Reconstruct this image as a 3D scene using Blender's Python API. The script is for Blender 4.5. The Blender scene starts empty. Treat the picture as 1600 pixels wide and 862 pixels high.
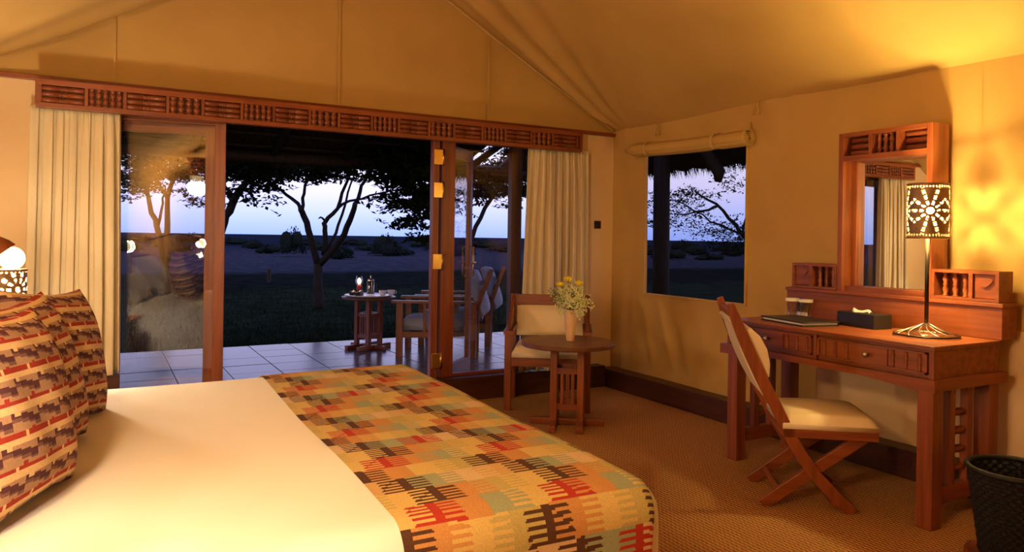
import bpy, bmesh, math, random
from mathutils import Vector, Matrix
random.seed(7)
R = math.radians
sc = bpy.context.scene
C = sc.collection
# ------------------------------------------------------------------ camera
F_PX, CX, CY, ROLL, YAW, H = 1150.0, 800.0, 371.7, math.atan(.0148), R(29.1), 1.2
cam = bpy.data.cameras.new('camera'); camo = bpy.data.objects.new('camera', cam); C.objects.link(camo)
cam.sensor_width = 36; cam.lens = F_PX/1600*36; cam.shift_y = -(431-CY)/1600; cam.clip_start = .02; cam.clip_end = 3000
camo.matrix_world = Matrix.Translation((0, 0, H)) @ Matrix.Rotation(-YAW, 4, 'Z') @ Matrix.Rotation(R(90), 4, 'X') @ Matrix.Rotation(ROLL, 4, 'Z')
sc.camera = camo
# ------------------------------------------------------------------ dusk sky
w = bpy.data.worlds.new('dusk'); sc.world = w; w.use_nodes = True
nt = w.node_tree; bg = nt.nodes['Background']
tc = nt.nodes.new('ShaderNodeTexCoord'); sx = nt.nodes.new('ShaderNodeSeparateXYZ'); cr = nt.nodes.new('ShaderNodeValToRGB')
nt.links.new(tc.outputs['Generated'], sx.inputs[0]); nt.links.new(sx.outputs['Z'], cr.inputs[0]); nt.links.new(cr.outputs[0], bg.inputs[0])
e = cr.color_ramp.elements
e[0].position = 0; e[0].color = (.29, .40, .95, 1)
e[1].position = 1; e[1].color = (.20, .26, .64, 1)
for p, c in ((.03, (.46, .53, 1.0, 1)), (.07, (.70, .65, .98, 1)), (.105, (.78, .75, 1.0, 1)), (.17, (.52, .51, .94, 1)), (.32, (.30, .34, .78, 1))):
    n = e.new(p); n.color = c
bg.inputs[1].default_value = 1.6
# ------------------------------------------------------------------ exposure
vs = sc.view_settings; vs.view_transform = 'Standard'; vs.look = 'None'; vs.gamma = 1; vs.use_curve_mapping = False; vs.exposure = 0.0
WARM = (1.0, .79, .53)
# ------------------------------------------------------------------ pixel helpers (photo 1600x862)
fw = (math.sin(YAW), math.cos(YAW)); rt = (math.cos(YAW), -math.sin(YAW))
def ray(x, y):
    dx, dy = x-CX, y-CY
    a = (dx*math.cos(ROLL)+dy*math.sin(ROLL))/F_PX; b = (-dx*math.sin(ROLL)+dy*math.cos(ROLL))/F_PX
    return Vector((fw[0]+a*rt[0], fw[1]+a*rt[1], -b))
def at(x, y, d): return Vector((0, 0, H)) + ray(x, y)*d
def onz(x, y, z=0.0): d = ray(x, y); return Vector((0, 0, H)) + d*((z-H)/d.z)
def onx(x, y, X): d = ray(x, y); return Vector((0, 0, H)) + d*(X/d.x)
def ony(x, y, Y): d = ray(x, y); return Vector((0, 0, H)) + d*(Y/d.y)
# ------------------------------------------------------------------ materials
def node(nt, t, **k):
    n = nt.nodes.new(t)
    for a, b in k.items(): setattr(n, a, b)
    return n
def new_mat(name):
    m = bpy.data.materials.new(name); m.use_nodes = True
    return m, m.node_tree, m.node_tree.nodes['Principled BSDF']
def surf(name, c1, c2=None, scale=8, stretch=(1, 1, 1), rough=.6, bump=0.0, bscale=None, metal=0, spec=.5, detail=6, bstretch=(1, 1, 1), sheen=0, trans=0):
    m, nt, p = new_mat(name)
    p.inputs['Roughness'].default_value = rough; p.inputs['Metallic'].default_value = metal; p.inputs['Specular IOR Level'].default_value = spec
    c2 = c2 or c1
    tc = node(nt, 'ShaderNodeTexCoord'); mp = node(nt, 'ShaderNodeMapping'); mp.inputs['Scale'].default_value = stretch
    nz = node(nt, 'ShaderNodeTexNoise'); nz.inputs['Scale'].default_value = scale; nz.inputs['Detail'].default_value = detail
    mx = node(nt, 'ShaderNodeMix', data_type='RGBA')
    mx.inputs['A'].default_value = (*c1, 1); mx.inputs['B'].default_value = (*c2, 1)
    L = nt.links.new
    L(tc.outputs['Object'], mp.inputs[0]); L(mp.outputs[0], nz.inputs[0])
    rp = node(nt, 'ShaderNodeMapRange'); rp.inputs[1].default_value = .3; rp.inputs[2].default_value = .7
    L(nz.outputs[0], rp.inputs[0]); L(rp.outputs[0], mx.inputs['Factor']); L(mx.outputs['Result'], p.inputs['Base Color'])
    if bump:
        mb = node(nt, 'ShaderNodeMapping'); mb.inputs['Scale'].default_value = bstretch
        nb = node(nt, 'ShaderNodeTexNoise'); nb.inputs['Scale'].default_value = bscale or scale; nb.inputs['Detail'].default_value = 4
        bp = node(nt, 'ShaderNodeBump'); bp.inputs['Strength'].default_value = bump; bp.inputs['Distance'].default_value = .01
        L(tc.outputs['Object'], mb.inputs[0]); L(mb.outputs[0], nb.inputs[0]); L(nb.outputs[0], bp.inputs['Height']); L(bp.outputs[0], p.inputs['Normal'])
    if sheen: p.inputs['Sheen Weight'].default_value = sheen
    return m
def wood(name, c1, c2, axis, rough=.38):
    s = [26, 26, 26]; s[axis] = 1.6
    return surf(name, c1, c2, 1.4, s, rough, .06, 2.0, bstretch=s, detail=5, spec=.45)
W1, W2 = (.29, .074, .020), (.155, .034, .010)
WX = wood('wood_grain_x', W1, W2, 0); WY = wood('wood_grain_y', W1, W2, 1); WZ = wood('wood_grain_z', W1, W2, 2)
D1, D2 = (.085, .026, .012), (.042, .013, .007)
DX = wood('dark_wood_x', D1, D2, 0); DY = wood('dark_wood_y', D1, D2, 1); DZ = wood('dark_wood_z', D1, D2, 2)
CANVAS = surf('tent_canvas', (.58, .37, .12), (.52, .325, .10), 3, rough=.85, bump=.12, bscale=420, spec=.2)
ROOFC = surf('roof_canvas', (.58, .37, .12), (.52, .325, .10), 2.5, rough=.85, bump=.10, bscale=420, spec=.2)
HEMC = surf('canvas_hem', (.62, .43, .17), (.56, .38, .15), 6, rough=.85, spec=.2)
PLASTER = surf('cream_plaster', (.82, .60, .33), (.78, .56, .30), 4, rough=.8, bump=.03, bscale=60, spec=.2)
CURTAIN = surf('curtain_cotton', (.78, .66, .42), (.74, .62, .39), 30, (1, 1, .1), rough=.85, bump=.08, bscale=500, spec=.2)
SHEET = surf('white_bed_linen', (.86, .83, .77), (.84, .81, .75), 6, rough=.8, bump=.10, bscale=7, spec=.2)
LEATHER = surf('cream_upholstery', (.80, .66, .42), (.76, .62, .39), 20, rough=.5, bump=.05, bscale=180)
BLACK = surf('black_leather', (.014, .012, .011), (.02, .018, .016), 60, rough=.38, bump=.1, bscale=300)
BASKET = surf('black_cane', (.005, .0045, .004), (.010, .008, .007), 60, rough=.55, spec=.3)
BRASS = surf('brass', (.78, .48, .14), (.70, .42, .12), 30, rough=.28, metal=1)
PEWTER = surf('pewter', (.62, .52, .42), (.5, .42, .33), 30, rough=.3, metal=1)
IRON = surf('wrought_iron', (.035, .028, .022), (.06, .045, .03), 40, rough=.4, metal=.8)
SHADE = surf('punched_metal', (.34, .20, .08), (.20, .12, .05), 30, rough=.45, metal=.3)
PAPER = surf('white_paper', (.85, .82, .76), None, 10, rough=.7)
CERAMIC = surf('white_ceramic', (.8, .78, .74), None, 10, rough=.2)
VASE = surf('cream_glazed_vase', (.74, .55, .30), (.66, .30, .14), 5, rough=.35)
LEAFM = surf('garden_leaf', (.12, .18, .04), (.22, .26, .07), 30, rough=.6)
YELLOW = surf('yellow_petals', (.85, .72, .03), (.82, .62, .02), 40, rough=.6)
PALEFL = surf('pale_blossom', (.78, .76, .36), (.66, .68, .36), 40, rough=.6)
TILE = surf('patio_tile', (.16, .105, .10), (.12, .08, .075), 5, rough=.22, bump=.05, bscale=30, spec=.5)
GROUT = surf('patio_grout', (.10, .08, .075), None, 20, rough=.8)
THATCH = surf('thatch', (.050, .034, .018), (.018, .012, .007), 30, (1, .2, 1), rough=.9, bump=.5, bscale=60, spec=.05)
POLE = surf('gum_pole', (.06, .035, .018), (.03, .018, .010), 10, (6, 6, .6), rough=.7, spec=.2)
BARK = surf('acacia_bark', (.050, .036, .024), (.028, .021, .014), 12, (4, 4, .8), rough=.9, spec=.05)
FOL = surf('acacia_leaf', (.022, .028, .013), (.014, .018, .009), 20, rough=.9, spec=0)
BUSH = surf('bush_leaf', (.022, .027, .018), (.015, .018, .012), 8, rough=.9, spec=0)
GRASS = surf('lawn_blade', (.022, .029, .014), (.016, .021, .010), 8, rough=.9, spec=0)
CUSHG = surf('grey_outdoor_cushion', (.34, .33, .33), (.29, .28, .285), 20, rough=.8)
RED = surf('red_oil_glass', (.5, .05, .03), None, 10, rough=.2)
SWITCH = surf('dark_bronze_plate', (.05, .035, .025), (.03, .02, .015), 30, rough=.3, metal=.6)
def kilim(name):
    m, nt, p = new_mat(name); p.inputs['Roughness'].default_value = .9; p.inputs['Specular IOR Level'].default_value = .15
    a = node(nt, 'ShaderNodeAttribute', attribute_name='col'); tc = node(nt, 'ShaderNodeTexCoord')
    nz = node(nt, 'ShaderNodeTexNoise'); nz.inputs['Scale'].default_value = 260; nt.links.new(tc.outputs['Object'], nz.inputs[0])
    mp = node(nt, 'ShaderNodeMapRange'); mp.inputs[3].default_value = .72; mp.inputs[4].default_value = 1.25; nt.links.new(nz.outputs[0], mp.inputs[0])
    mx = node(nt, 'ShaderNodeVectorMath', operation='MULTIPLY'); nt.links.new(a.outputs['Color'], mx.inputs[0]); nt.links.new(mp.outputs[0], mx.inputs[1])
    nt.links.new(mx.outputs[0], p.inputs['Base Color'])
    bp = node(nt, 'ShaderNodeBump'); bp.inputs['Strength'].default_value = .35; bp.inputs['Distance'].default_value = .004
    nt.links.new(nz.outputs[0], bp.inputs['Height']); nt.links.new(bp.outputs[0], p.inputs['Normal'])
    return m
KILIM = kilim('kilim_weave')
def carpet_mat():
    m, nt, p = new_mat('ribbed_carpet'); p.inputs['Roughness'].default_value = .95; p.inputs['Specular IOR Level'].default_value = .1
    L = nt.links.new
    tc = node(nt, 'ShaderNodeTexCoord'); s = node(nt, 'ShaderNodeSeparateXYZ'); L(tc.outputs['Object'], s.inputs[0])
    def mth(op, a, b=None):
        n = node(nt, 'ShaderNodeMath', operation=op)
        for i, v in enumerate((a, b)):
            if v is None: continue
            if isinstance(v, (int, float)): n.inputs[i].default_value = v
            else: L(v, n.inputs[i])
        return n.outputs[0]
    wy = mth('SINE', mth('MULTIPLY', s.outputs['Y'], 2*math.pi/.026))
    ph = mth('ADD', mth('MULTIPLY', s.outputs['X'], 2*math.pi/.021), mth('MULTIPLY', wy, .55))
    rib = mth('SINE', ph)
    cross = mth('MULTIPLY', mth('SINE', mth('MULTIPLY', s.outputs['Y'], 2*math.pi/.013)), .35)
    hgt = mth('ADD', rib, cross)
    nz = node(nt, 'ShaderNodeTexNoise'); nz.inputs['Scale'].default_value = 90; L(tc.outputs['Object'], nz.inputs[0])
    f = mth('ADD', mth('MULTIPLY', hgt, .38), nz.outputs[0])
    mx = node(nt, 'ShaderNodeMix', data_type='RGBA'); mx.inputs['A'].default_value = (.20, .092, .032, 1); mx.inputs['B'].default_value = (.66, .36, .14, 1)
    mx.clamp_factor = True
    L(f, mx.inputs['Factor']); L(mx.outputs['Result'], p.inputs['Base Color'])
    bp = node(nt, 'ShaderNodeBump'); bp.inputs['Strength'].default_value = .6; bp.inputs['Distance'].default_value = .004
    L(hgt, bp.inputs['Height']); L(bp.outputs[0], p.inputs['Normal'])
    return m
CARPET = carpet_mat()
def glass_mat(name, k=2.2, tint=(1, 1, 1), base=0.0):
    m = bpy.data.materials.new(name); m.use_nodes = True; nt = m.node_tree; nt.nodes.clear(); L = nt.links.new
    o = node(nt, 'ShaderNodeOutputMaterial'); mx = node(nt, 'ShaderNodeMixShader'); t = node(nt, 'ShaderNodeBsdfTransparent'); g = node(nt, 'ShaderNodeBsdfGlossy')
    t.inputs[0].default_value = (*tint, 1); g.inputs['Roughness'].default_value = 0.0
    fr = node(nt, 'ShaderNodeFresnel'); fr.inputs[0].default_value = 1.5
    ge = node(nt, 'ShaderNodeNewGeometry')
    a = node(nt, 'ShaderNodeMath', operation='MULTIPLY_ADD', use_clamp=True); a.inputs[1].default_value = k; a.inputs[2].default_value = base
    b = node(nt, 'ShaderNodeMath', operation='SUBTRACT'); b.inputs[0].default_value = 1
    c = node(nt, 'ShaderNodeMath', operation='MULTIPLY')
    L(fr.outputs[0], a.inputs[0]); L(ge.outputs['Backfacing'], b.inputs[1]); L(a.outputs[0], c.inputs[0]); L(b.outputs[0], c.inputs[1])
    L(c.outputs[0], mx.inputs[0]); L(t.outputs[0], mx.inputs[1]); L(g.outputs[0], mx.inputs[2]); L(mx.outputs[0], o.inputs[0])
    return m
GLASS = glass_mat('window_glass', 2.2)
TUMBLER = glass_mat('tumbler_glass', 2.5, (.96, .95, .93), .03)
def mirror_mat():
    m, nt, p = new_mat('mirror_silver'); p.inputs['Base Color'].default_value = (.86, .87, .84, 1); p.inputs['Metallic'].default_value = 1; p.inputs['Roughness'].default_value = .01
    return m
MIRROR = mirror_mat()
def screen_mat():
    m = bpy.data.materials.new('fly_screen'); m.use_nodes = True; nt = m.node_tree; nt.nodes.clear(); L = nt.links.new
    o = node(nt, 'ShaderNodeOutputMaterial'); mx = node(nt, 'ShaderNodeMixShader'); t = node(nt, 'ShaderNodeBsdfTransparent'); d = node(nt, 'ShaderNodeBsdfDiffuse')
    d.inputs[0].default_value = (.012, .011, .010, 1); t.inputs[0].default_value = (.95, .95, .97, 1); mx.inputs[0].default_value = .20
    L(t.outputs[0], mx.inputs[1]); L(d.outputs[0], mx.inputs[2]); L(mx.outputs[0], o.inputs[0]); return m
SCREEN = screen_mat()
def emit(name, c, s):
    m = bpy.data.materials.new(name); m.use_nodes = True; nt = m.node_tree; nt.nodes.clear()
    o = node(nt, 'ShaderNodeOutputMaterial'); n = node(nt, 'ShaderNodeEmission'); n.inputs[0].default_value = (*c, 1); n.inputs[1].default_value = s
    nt.links.new(n.outputs[0], o.inputs[0]); return m
BULB = emit('lit_bulb', (1, .72, .36), 14)
GLOBE = emit('lit_globe', (1, .74, .36), 7)
ALAB = emit('lit_alabaster_ring', (1, .66, .28), 3.0)
FLAME = emit('lantern_flame', (1, .50, .24), 6)
FARG = None
def ground_mat():
    m, nt, p = new_mat('savanna_ground'); p.inputs['Roughness'].default_value = .95; p.inputs['Specular IOR Level'].default_value = 0; L = nt.links.new
    tc = node(nt, 'ShaderNodeTexCoord'); s = node(nt, 'ShaderNodeSeparateXYZ'); L(tc.outputs['Object'], s.inputs[0])
    nz = node(nt, 'ShaderNodeTexNoise'); nz.inputs['Scale'].default_value = .35; nz.inputs['Detail'].default_value = 8; L(tc.outputs['Object'], nz.inputs[0])
    ad = node(nt, 'ShaderNodeMath', operation='MULTIPLY_ADD'); L(nz.outputs[0], ad.inputs[0]); ad.inputs[1].default_value = 5; L(s.outputs['Y'], ad.inputs[2])
    mr = node(nt, 'ShaderNodeMapRange'); mr.inputs[1].default_value = 8; mr.inputs[2].default_value = 88; L(ad.outputs[0], mr.inputs[0])
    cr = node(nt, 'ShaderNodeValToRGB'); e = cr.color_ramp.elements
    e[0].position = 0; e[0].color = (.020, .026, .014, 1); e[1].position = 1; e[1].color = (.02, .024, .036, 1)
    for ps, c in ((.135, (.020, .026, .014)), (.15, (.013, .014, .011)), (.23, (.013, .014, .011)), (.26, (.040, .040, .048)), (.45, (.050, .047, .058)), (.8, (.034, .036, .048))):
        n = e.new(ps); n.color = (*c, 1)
    L(mr.outputs[0], cr.inputs[0])
    n2 = node(nt, 'ShaderNodeTexNoise'); n2.inputs['Scale'].default_value = 2.5; n2.inputs['Detail'].default_value = 8; L(tc.outputs['Object'], n2.inputs[0])
    m2 = node(nt, 'ShaderNodeMapRange'); m2.inputs[1].default_value = .3; m2.inputs[2].default_value = .7; m2.inputs[3].default_value = .6; m2.inputs[4].default_value = 1.4; L(n2.outputs[0], m2.inputs[0])
    v = node(nt, 'ShaderNodeVectorMath', operation='MULTIPLY'); L(cr.outputs[0], v.inputs[0]); L(m2.outputs[0], v.inputs[1]); L(v.outputs[0], p.inputs['Base Color'])
    return m
GROUND = ground_mat()
# ------------------------------------------------------------------ mesh builder
class G:
    def __init__(s): s.v = []; s.f = []
    def add(s, vs, fs):
        o = len(s.v); s.v += [Vector(p) for p in vs]; s.f += [tuple(i+o for i in f) for f in fs]; return s
    def box(s, x0, x1, y0, y1, z0, z1):
        return s.add([(x, y, z) for z in (z0, z1) for y in (y0, y1) for x in (x0, x1)],
                     [(0, 2, 3, 1), (4, 5, 7, 6), (0, 1, 5, 4), (2, 6, 7, 3), (0, 4, 6, 2), (1, 3, 7, 5)])
    def bar(s, p, q, w, h, up=(0, 0, 1)):
        p, q = Vector(p), Vector(q); d = (q-p).normalized(); a = d.cross(Vector(up))
        if a.length < 1e-4: a = d.cross(Vector((1, 0, 0)))
        a.normalize(); b = a.cross(d).normalized()
        vs = [c+a*(i*w/2)+b*(j*h/2) for c in (p, q) for i, j in ((-1, -1), (1, -1), (1, 1), (-1, 1))]
        return s.add(vs, [(0, 1, 2, 3), (7, 6, 5, 4), (0, 4, 5, 1), (1, 5, 6, 2), (2, 6, 7, 3), (3, 7, 4, 0)])
    def tube(s, pts, r, n=8, cap=True):
        pts = [Vector(p) for p in pts]; m = len(pts); rr = r if isinstance(r, (list, tuple)) else [r]*m
        vs = []; a = None
        for i, p in enumerate(pts):
            d = (pts[min(i+1, m-1)]-pts[max(i-1, 0)]).normalized()
            if a is None: a = d.cross(Vector((0, 0, 1)) if abs(d.z) < .9 else Vector((1, 0, 0)))
            else: a = a-d*a.dot(d)
            a.normalize(); b = d.cross(a)
            vs += [p+(a*math.cos(2*math.pi*k/n)+b*math.sin(2*math.pi*k/n))*rr[i] for k in range(n)]
        fs = [(i*n+k, i*n+(k+1) % n, (i+1)*n+(k+1) % n, (i+1)*n+k) for i in range(m-1) for k in range(n)]
        if cap: fs += [tuple(range(n-1, -1, -1)), tuple(range((m-1)*n, m*n))]
        return s.add(vs, fs)
    def lathe(s, prof, o=(0, 0, 0), axis=2, n=16, cap=True):
        o = Vector(o); vs = []
        for r, z in prof:
            for k in range(n):
                a = 2*math.pi*k/n; c = [r*math.cos(a), r*math.sin(a)]
                p = [0, 0, 0]; p[axis] = z; p[(axis+1) % 3] = c[0]; p[(axis+2) % 3] = c[1]; vs.append(o+Vector(p))
        m = len(prof)
        fs = [(i*n+k, i*n+(k+1) % n, (i+1)*n+(k+1) % n, (i+1)*n+k) for i in range(m-1) for k in range(n)]
        if cap: fs += [tuple(range(n-1, -1, -1)), tuple(range((m-1)*n, m*n))]
        return s.add(vs, fs)
    def grid(s, fn, nu, nv, skip=None):
        vs = [fn(i/nu, j/nv) for j in range(nv+1) for i in range(nu+1)]
        fs = [(j*(nu+1)+i, j*(nu+1)+i+1, (j+1)*(nu+1)+i+1, (j+1)*(nu+1)+i) for j in range(nv) for i in range(nu) if not (skip and skip((i+.5)/nu, (j+.5)/nv))]
        return s.add(vs, fs)
    def plank(s, pts, wid, t0, t1, axis=1):
        """curved plank: centre line pts in a plane (a,z), width wid across it, extruded from t0 to t1 along axis y"""
        L = []; Rr = []; m = len(pts)
        for i, (a, z) in enumerate(pts):
            a0, z0 = pts[max(i-1, 0)]; a1, z1 = pts[min(i+1, m-1)]; d = Vector((a1-a0, z1-z0)).normalized(); nn = Vector((-d.y, d.x))
            ww = wid[i] if isinstance(wid, (list, tuple)) else wid
            L.append((a+nn.x*ww/2, z+nn.y*ww/2)); Rr.append((a-nn.x*ww/2, z-nn.y*ww/2))
        vs = []
        for k in range(m):
            for (a, z) in (L[k], Rr[k]):
                for t in (t0, t1): vs.append((a, t, z))
        fs = []
        for k in range(m-1):
            b = 4*k; c = b+4
            fs += [(b, c, c+1, b+1), (b+2, b+3, c+3, c+2), (b, b+2, c+2, c), (b+1, c+1, c+3, b+3)]
        fs += [(0, 1, 3, 2), (4*m-4, 4*m-2, 4*m-1, 4*m-3)]
        return s.add(vs, fs)
    def ball(s, o, r, nu=12, nv=8):
        r = Vector(r) if not isinstance(r, (int, float)) else Vector((r, r, r)); o = Vector(o)
        vs = []
        for j in range(nv+1):
            t = math.pi*(.002+.996*j/nv)
            for i in range(nu):
                a = 2*math.pi*i/nu; vs.append(o+Vector((r.x*math.sin(t)*math.cos(a), r.y*math.sin(t)*math.sin(a), -r.z*math.cos(t))))
        fs = [(j*nu+i, j*nu+(i+1) % nu, (j+1)*nu+(i+1) % nu, (j+1)*nu+i) for j in range(nv) for i in range(nu)]
        fs += [tuple(range(nu-1, -1, -1)), tuple(range(nv*nu, (nv+1)*nu))]
        return s.add(vs, fs)
MW = {}
def obj(name, g, m, parent=None, smooth=False, bevel=0, local=False, kind=None, solid=0):
    me = bpy.data.meshes.new(name)
    vs = g.v
    if parent is not None and not local:
        inv = MW[parent.name].inverted(); vs = [inv @ p for p in vs]
    me.from_pydata([tuple(p) for p in vs], [], g.f); me.update()
    o = bpy.data.objects.new(name, me); C.objects.link(o); me.materials.append(m)
    if parent is not None: o.parent = parent; MW[o.name] = MW[parent.name].copy()
    else: MW[o.name] = Matrix.Identity(4)
    if smooth: me.polygons.foreach_set('use_smooth', [True]*len(me.polygons))
    if bevel:
        b = o.modifiers.new('bevel', 'BEVEL'); b.width = bevel; b.segments = 2; b.limit_method = 'ANGLE'
    if solid:
        b = o.modifiers.new('solid', 'SOLIDIFY'); b.thickness = solid; b.offset = 0
    if kind: o['kind'] = kind
    return o
def tag(o, label, cat, group=None):
    o['label'] = label; o['category'] = cat
    if group: o['group'] = group
    return o
def thing(name, label, cat, loc=(0, 0, 0), rotz=0, group=None):
    o = bpy.data.objects.new(name, None); C.objects.link(o); o.empty_display_size = .05
    o.location = loc; o.rotation_euler = (0, 0, rotz); tag(o, label, cat, group)
    MW[o.name] = Matrix.Translation(loc) @ Matrix.Rotation(rotz, 4, 'Z'); return o
def single(name, g, m, label, cat, loc, group=None, **k):
    """one-mesh thing with its origin at its base"""
    loc = Vector(loc); g.v = [p-loc for p in g.v]; o = obj(name, g, m, **k); o.location = loc; MW[o.name] = Matrix.Translation(loc); return tag(o, label, cat, group)
def copy_tree(o, parent=None, **loc):
    c = o.copy(); C.objects.link(c); c.parent = parent; MW[c.name] = MW[o.name]
    for ch in list(o.children): copy_tree(ch, c)
    return c
def struct(name, g, m, parent=None, **k):
    o = obj(name, g, m, parent, **k)
    if parent is None: o['kind'] = 'structure'
    return o
def lamp(name, loc, power, radius=.03, color=WARM, parent=None):
    l = bpy.data.lights.new(name, 'POINT'); l.energy = power; l.color = color; l.shadow_soft_size = radius
    o = bpy.data.objects.new(name, l); C.objects.link(o)
    if parent is not None:
        o.parent = parent; o.location = MW[parent.name].inverted() @ Vector(loc)
    else: o.location = loc
    return o
def set_cols(o, fn):
    me = o.data; a = me.color_attributes.new('col', 'FLOAT_COLOR', 'CORNER'); buf = []
    for i, p in enumerate(me.polygons):
        c = fn(i); buf += [c[0], c[1], c[2], 1]*p.loop_total
    a.data.foreach_set('color', buf)
# ================================================================== ROOM SHELL
XR, XL, YF, YB, ZE = 3.73, -.9, 4.98, -2.8, 2.10
struct('floor', G().add([(XL, YB, 0), (XR, YB, 0), (XR, YF-.05, 0), (XL, YF-.05, 0)], [(0, 1, 2, 3)]), CARPET)
def smooth(a, b, x):
    t = max(0, min(1, (x-a)/(b-a))); return t*t*(3-2*t)
# --- right canvas wall with the window hole and wrinkles
WY0, WY1, WZ0, WZ1 = 3.50, 4.53, .785, 1.86
ys = [YB+(1.6-YB)*i/30 for i in range(30)]+[1.6+(WY0-1.6)*i/60 for i in range(60)]+[WY0+(WY1-WY0)*i/36 for i in range(36)]+[WY1+(YF-WY1)*i/16 for i in range(17)]
zs = [.12+(WZ0-.12)*i/26 for i in range(26)]+[WZ0+(WZ1-WZ0)*i/24 for i in range(24)]+[WZ1+(2.14-WZ1)*i/8 for i in range(9)]
def wall_off(y, z):
    o = 0.0
    # slack diagonal creases under the window
    for (yy, k, wd, am) in ((4.42, .42, .035, .016), (4.22, .40, .045, .011), (4.60, .30, .030, .010), (3.95, .25, .05, .008), (3.70, -.15, .04, .007)):
        c = yy-k*(.79-z); o += am*math.exp(-((y-c)/wd)**2)*smooth(.05, .35, .9-z)*smooth(.12, .30, z)
    for (yy, am, wd) in ((4.80, .010, .05), (4.66, .007, .03), (3.30, .009, .06), (3.12, .008, .04), (2.3, .007, .10), (1.2, .008, .08)):
        o += am*math.exp(-((y-yy-.04*math.sin(3*z))/wd)**2)*(.4+.6*math.sin(2.2*z)**2)
    o += .006*math.sin(2.1*y+1.3*z)+.004*math.sin(5.3*y-2.2*z+1)
    return o
g = G()
for z in zs:
    for y in ys: g.v.append(Vector((XR-wall_off(y, z), y, z)))
n = len(ys)
for j in range(len(zs)-1):
    for i in range(n-1):
        yc, zc = (ys[i]+ys[i+1])/2, (zs[j]+zs[j+1])/2
        if WY0 < yc < WY1 and WZ0 < zc < WZ1: continue
        g.f.append((j*n+i, (j+1)*n+i, (j+1)*n+i+1, j*n+i+1))
wall_r = struct('wall_right', g, CANVAS, smooth=True)
for yy in (3.06, 2.02, 1.0):      # stitched seams
    obj('seam', G().add([(XR-wall_off(yy+a, z)-.0025, yy+a, z) for z in [.14+k*.1 for k in range(20)] for a in (-.006, .006)], [(2*k, 2*k+2, 2*k+3, 2*k+1) for k in range(19)]), CANVAS, wall_r)
# little canvas ties near the eave and over the blind
for (px, py) in ((1182, 166), (1028, 200)):
    p = onx(px, py, XR-.03)
    for s in (-1, 1):
        obj('tie', G().tube([p+Vector((0, .012*s, .03)), p+Vector((-.006, .016*s, .0)), p+Vector((-.004, .03*s, -.045)), p+Vector((0, .02*s, -.055))], .004, 5), CANVAS, wall_r)
# --- left wall, back wall
struct('wall_left', G().box(XL-.05, XL, YB, YF, 0, 2.2), CANVAS)
ZR = 3.346; XRI = 1.528
def roofL(x): return 2.614+.575*(x-.254)
def roofR(x): return ZE+.566*(XR-x)
g = G().add([(XL-.1, YB, 0), (XR+.1, YB, 0), (XR+.1, YB, roofR(XR+.1)), (XRI, YB, ZR), (XL-.1, YB, roofL(XL-.1))], [(0, 4, 3, 2, 1)])
struct('wall_back', g, CANVAS)
# --- front gable canvas, two layers of panels meeting at seams
def gable(u, v):
    x = XL-.05+(XR-XL+.1)*u; top = min(roofL(x), roofR(x))+.03; z0 = 2.055
    z = z0+(top-z0)*v
    return (x, YF+.02-.012*math.sin(3.1*x+1.2*z)*math.sin(math.pi*v)-.02*math.exp(-((x-XL-.3)/.2)**2), z)
wg = struct('wall_gable', G().grid(gable, 80, 20), ROOFC, smooth=True)
for xx in (.05, 1.40, 2.55):
    tp = min(roofL(xx), roofR(xx)); obj('seam', G().box(xx-.007, xx+.007, YF-.002, YF+.001, 2.07, tp-.03), CANVAS, wg)
# --- roof slopes with slack folds
def slopeR(u, v):
    y = YB+(YF+.03-YB)*v; x = XR+.06+(XRI-XR-.06)*u; z = roofR(x)
    d = YF-y; r = (XR-x)/2.2          # d from the gable, r up-slope
    ang = d/(.16+.9*r)                  # fan of folds spreading up from the corner
    o = .030*math.exp(-((ang-.32)/.12)**2)+.022*math.exp(-((ang-.78)/.13)**2)+.012*math.exp(-((ang-1.25)/.12)**2)+.010*math.exp(-((ang-1.9)/.16)**2)
    o *= 1.9*smooth(.0, .12, r)*smooth(0, .04, d)
    o += .010*math.sin(2.2*y+.8*x)*smooth(.2, 1.0, d)+.005*math.sin(9*ang+3*r)*math.exp(-ang*.35)*smooth(.1, .3, r)
    o += .022*math.sin(math.pi*min(1, u))*smooth(0, .5, d)
    return (x-.49*o, y, z-.87*o)
vq = [0]*1
def slopeL(u, v):
    y = YB+(YF+.03-YB)*v; x = XL-.06+(XRI-XL+.06)*u; z = roofL(x); d = YF-y; r = (x-XL)/2.4
    ang = d/(.2+.8*r)
    o = .05*math.exp(-((ang-.45)/.25)**2)*smooth(.05, .3, r)*smooth(0, .06, d)+.014*math.exp(-((ang-1.3)/.3)**2)+.03*math.sin(math.pi*u)*smooth(0, .5, d)
    return (x+.5*o, y, z-.87*o)
struct('ceiling_right', G().grid(lambda u, v: slopeR(u, 1-(1-v)**2.2), 60, 150), ROOFC, smooth=True)
struct('ceiling_left', G().grid(lambda u, v: slopeL(u, 1-(1-v)**2.2), 50, 110), ROOFC, smooth=True)
# rope-like piping along the join of gable and right slope
struct('trim_1', G().tube([(XR+.0-.02, YF-.02, ZE+.005), (2.6, YF-.02, roofR(2.6)-.035), (XRI, YF-.02, ZR-.035)], .008, 6), HEMC)
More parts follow.
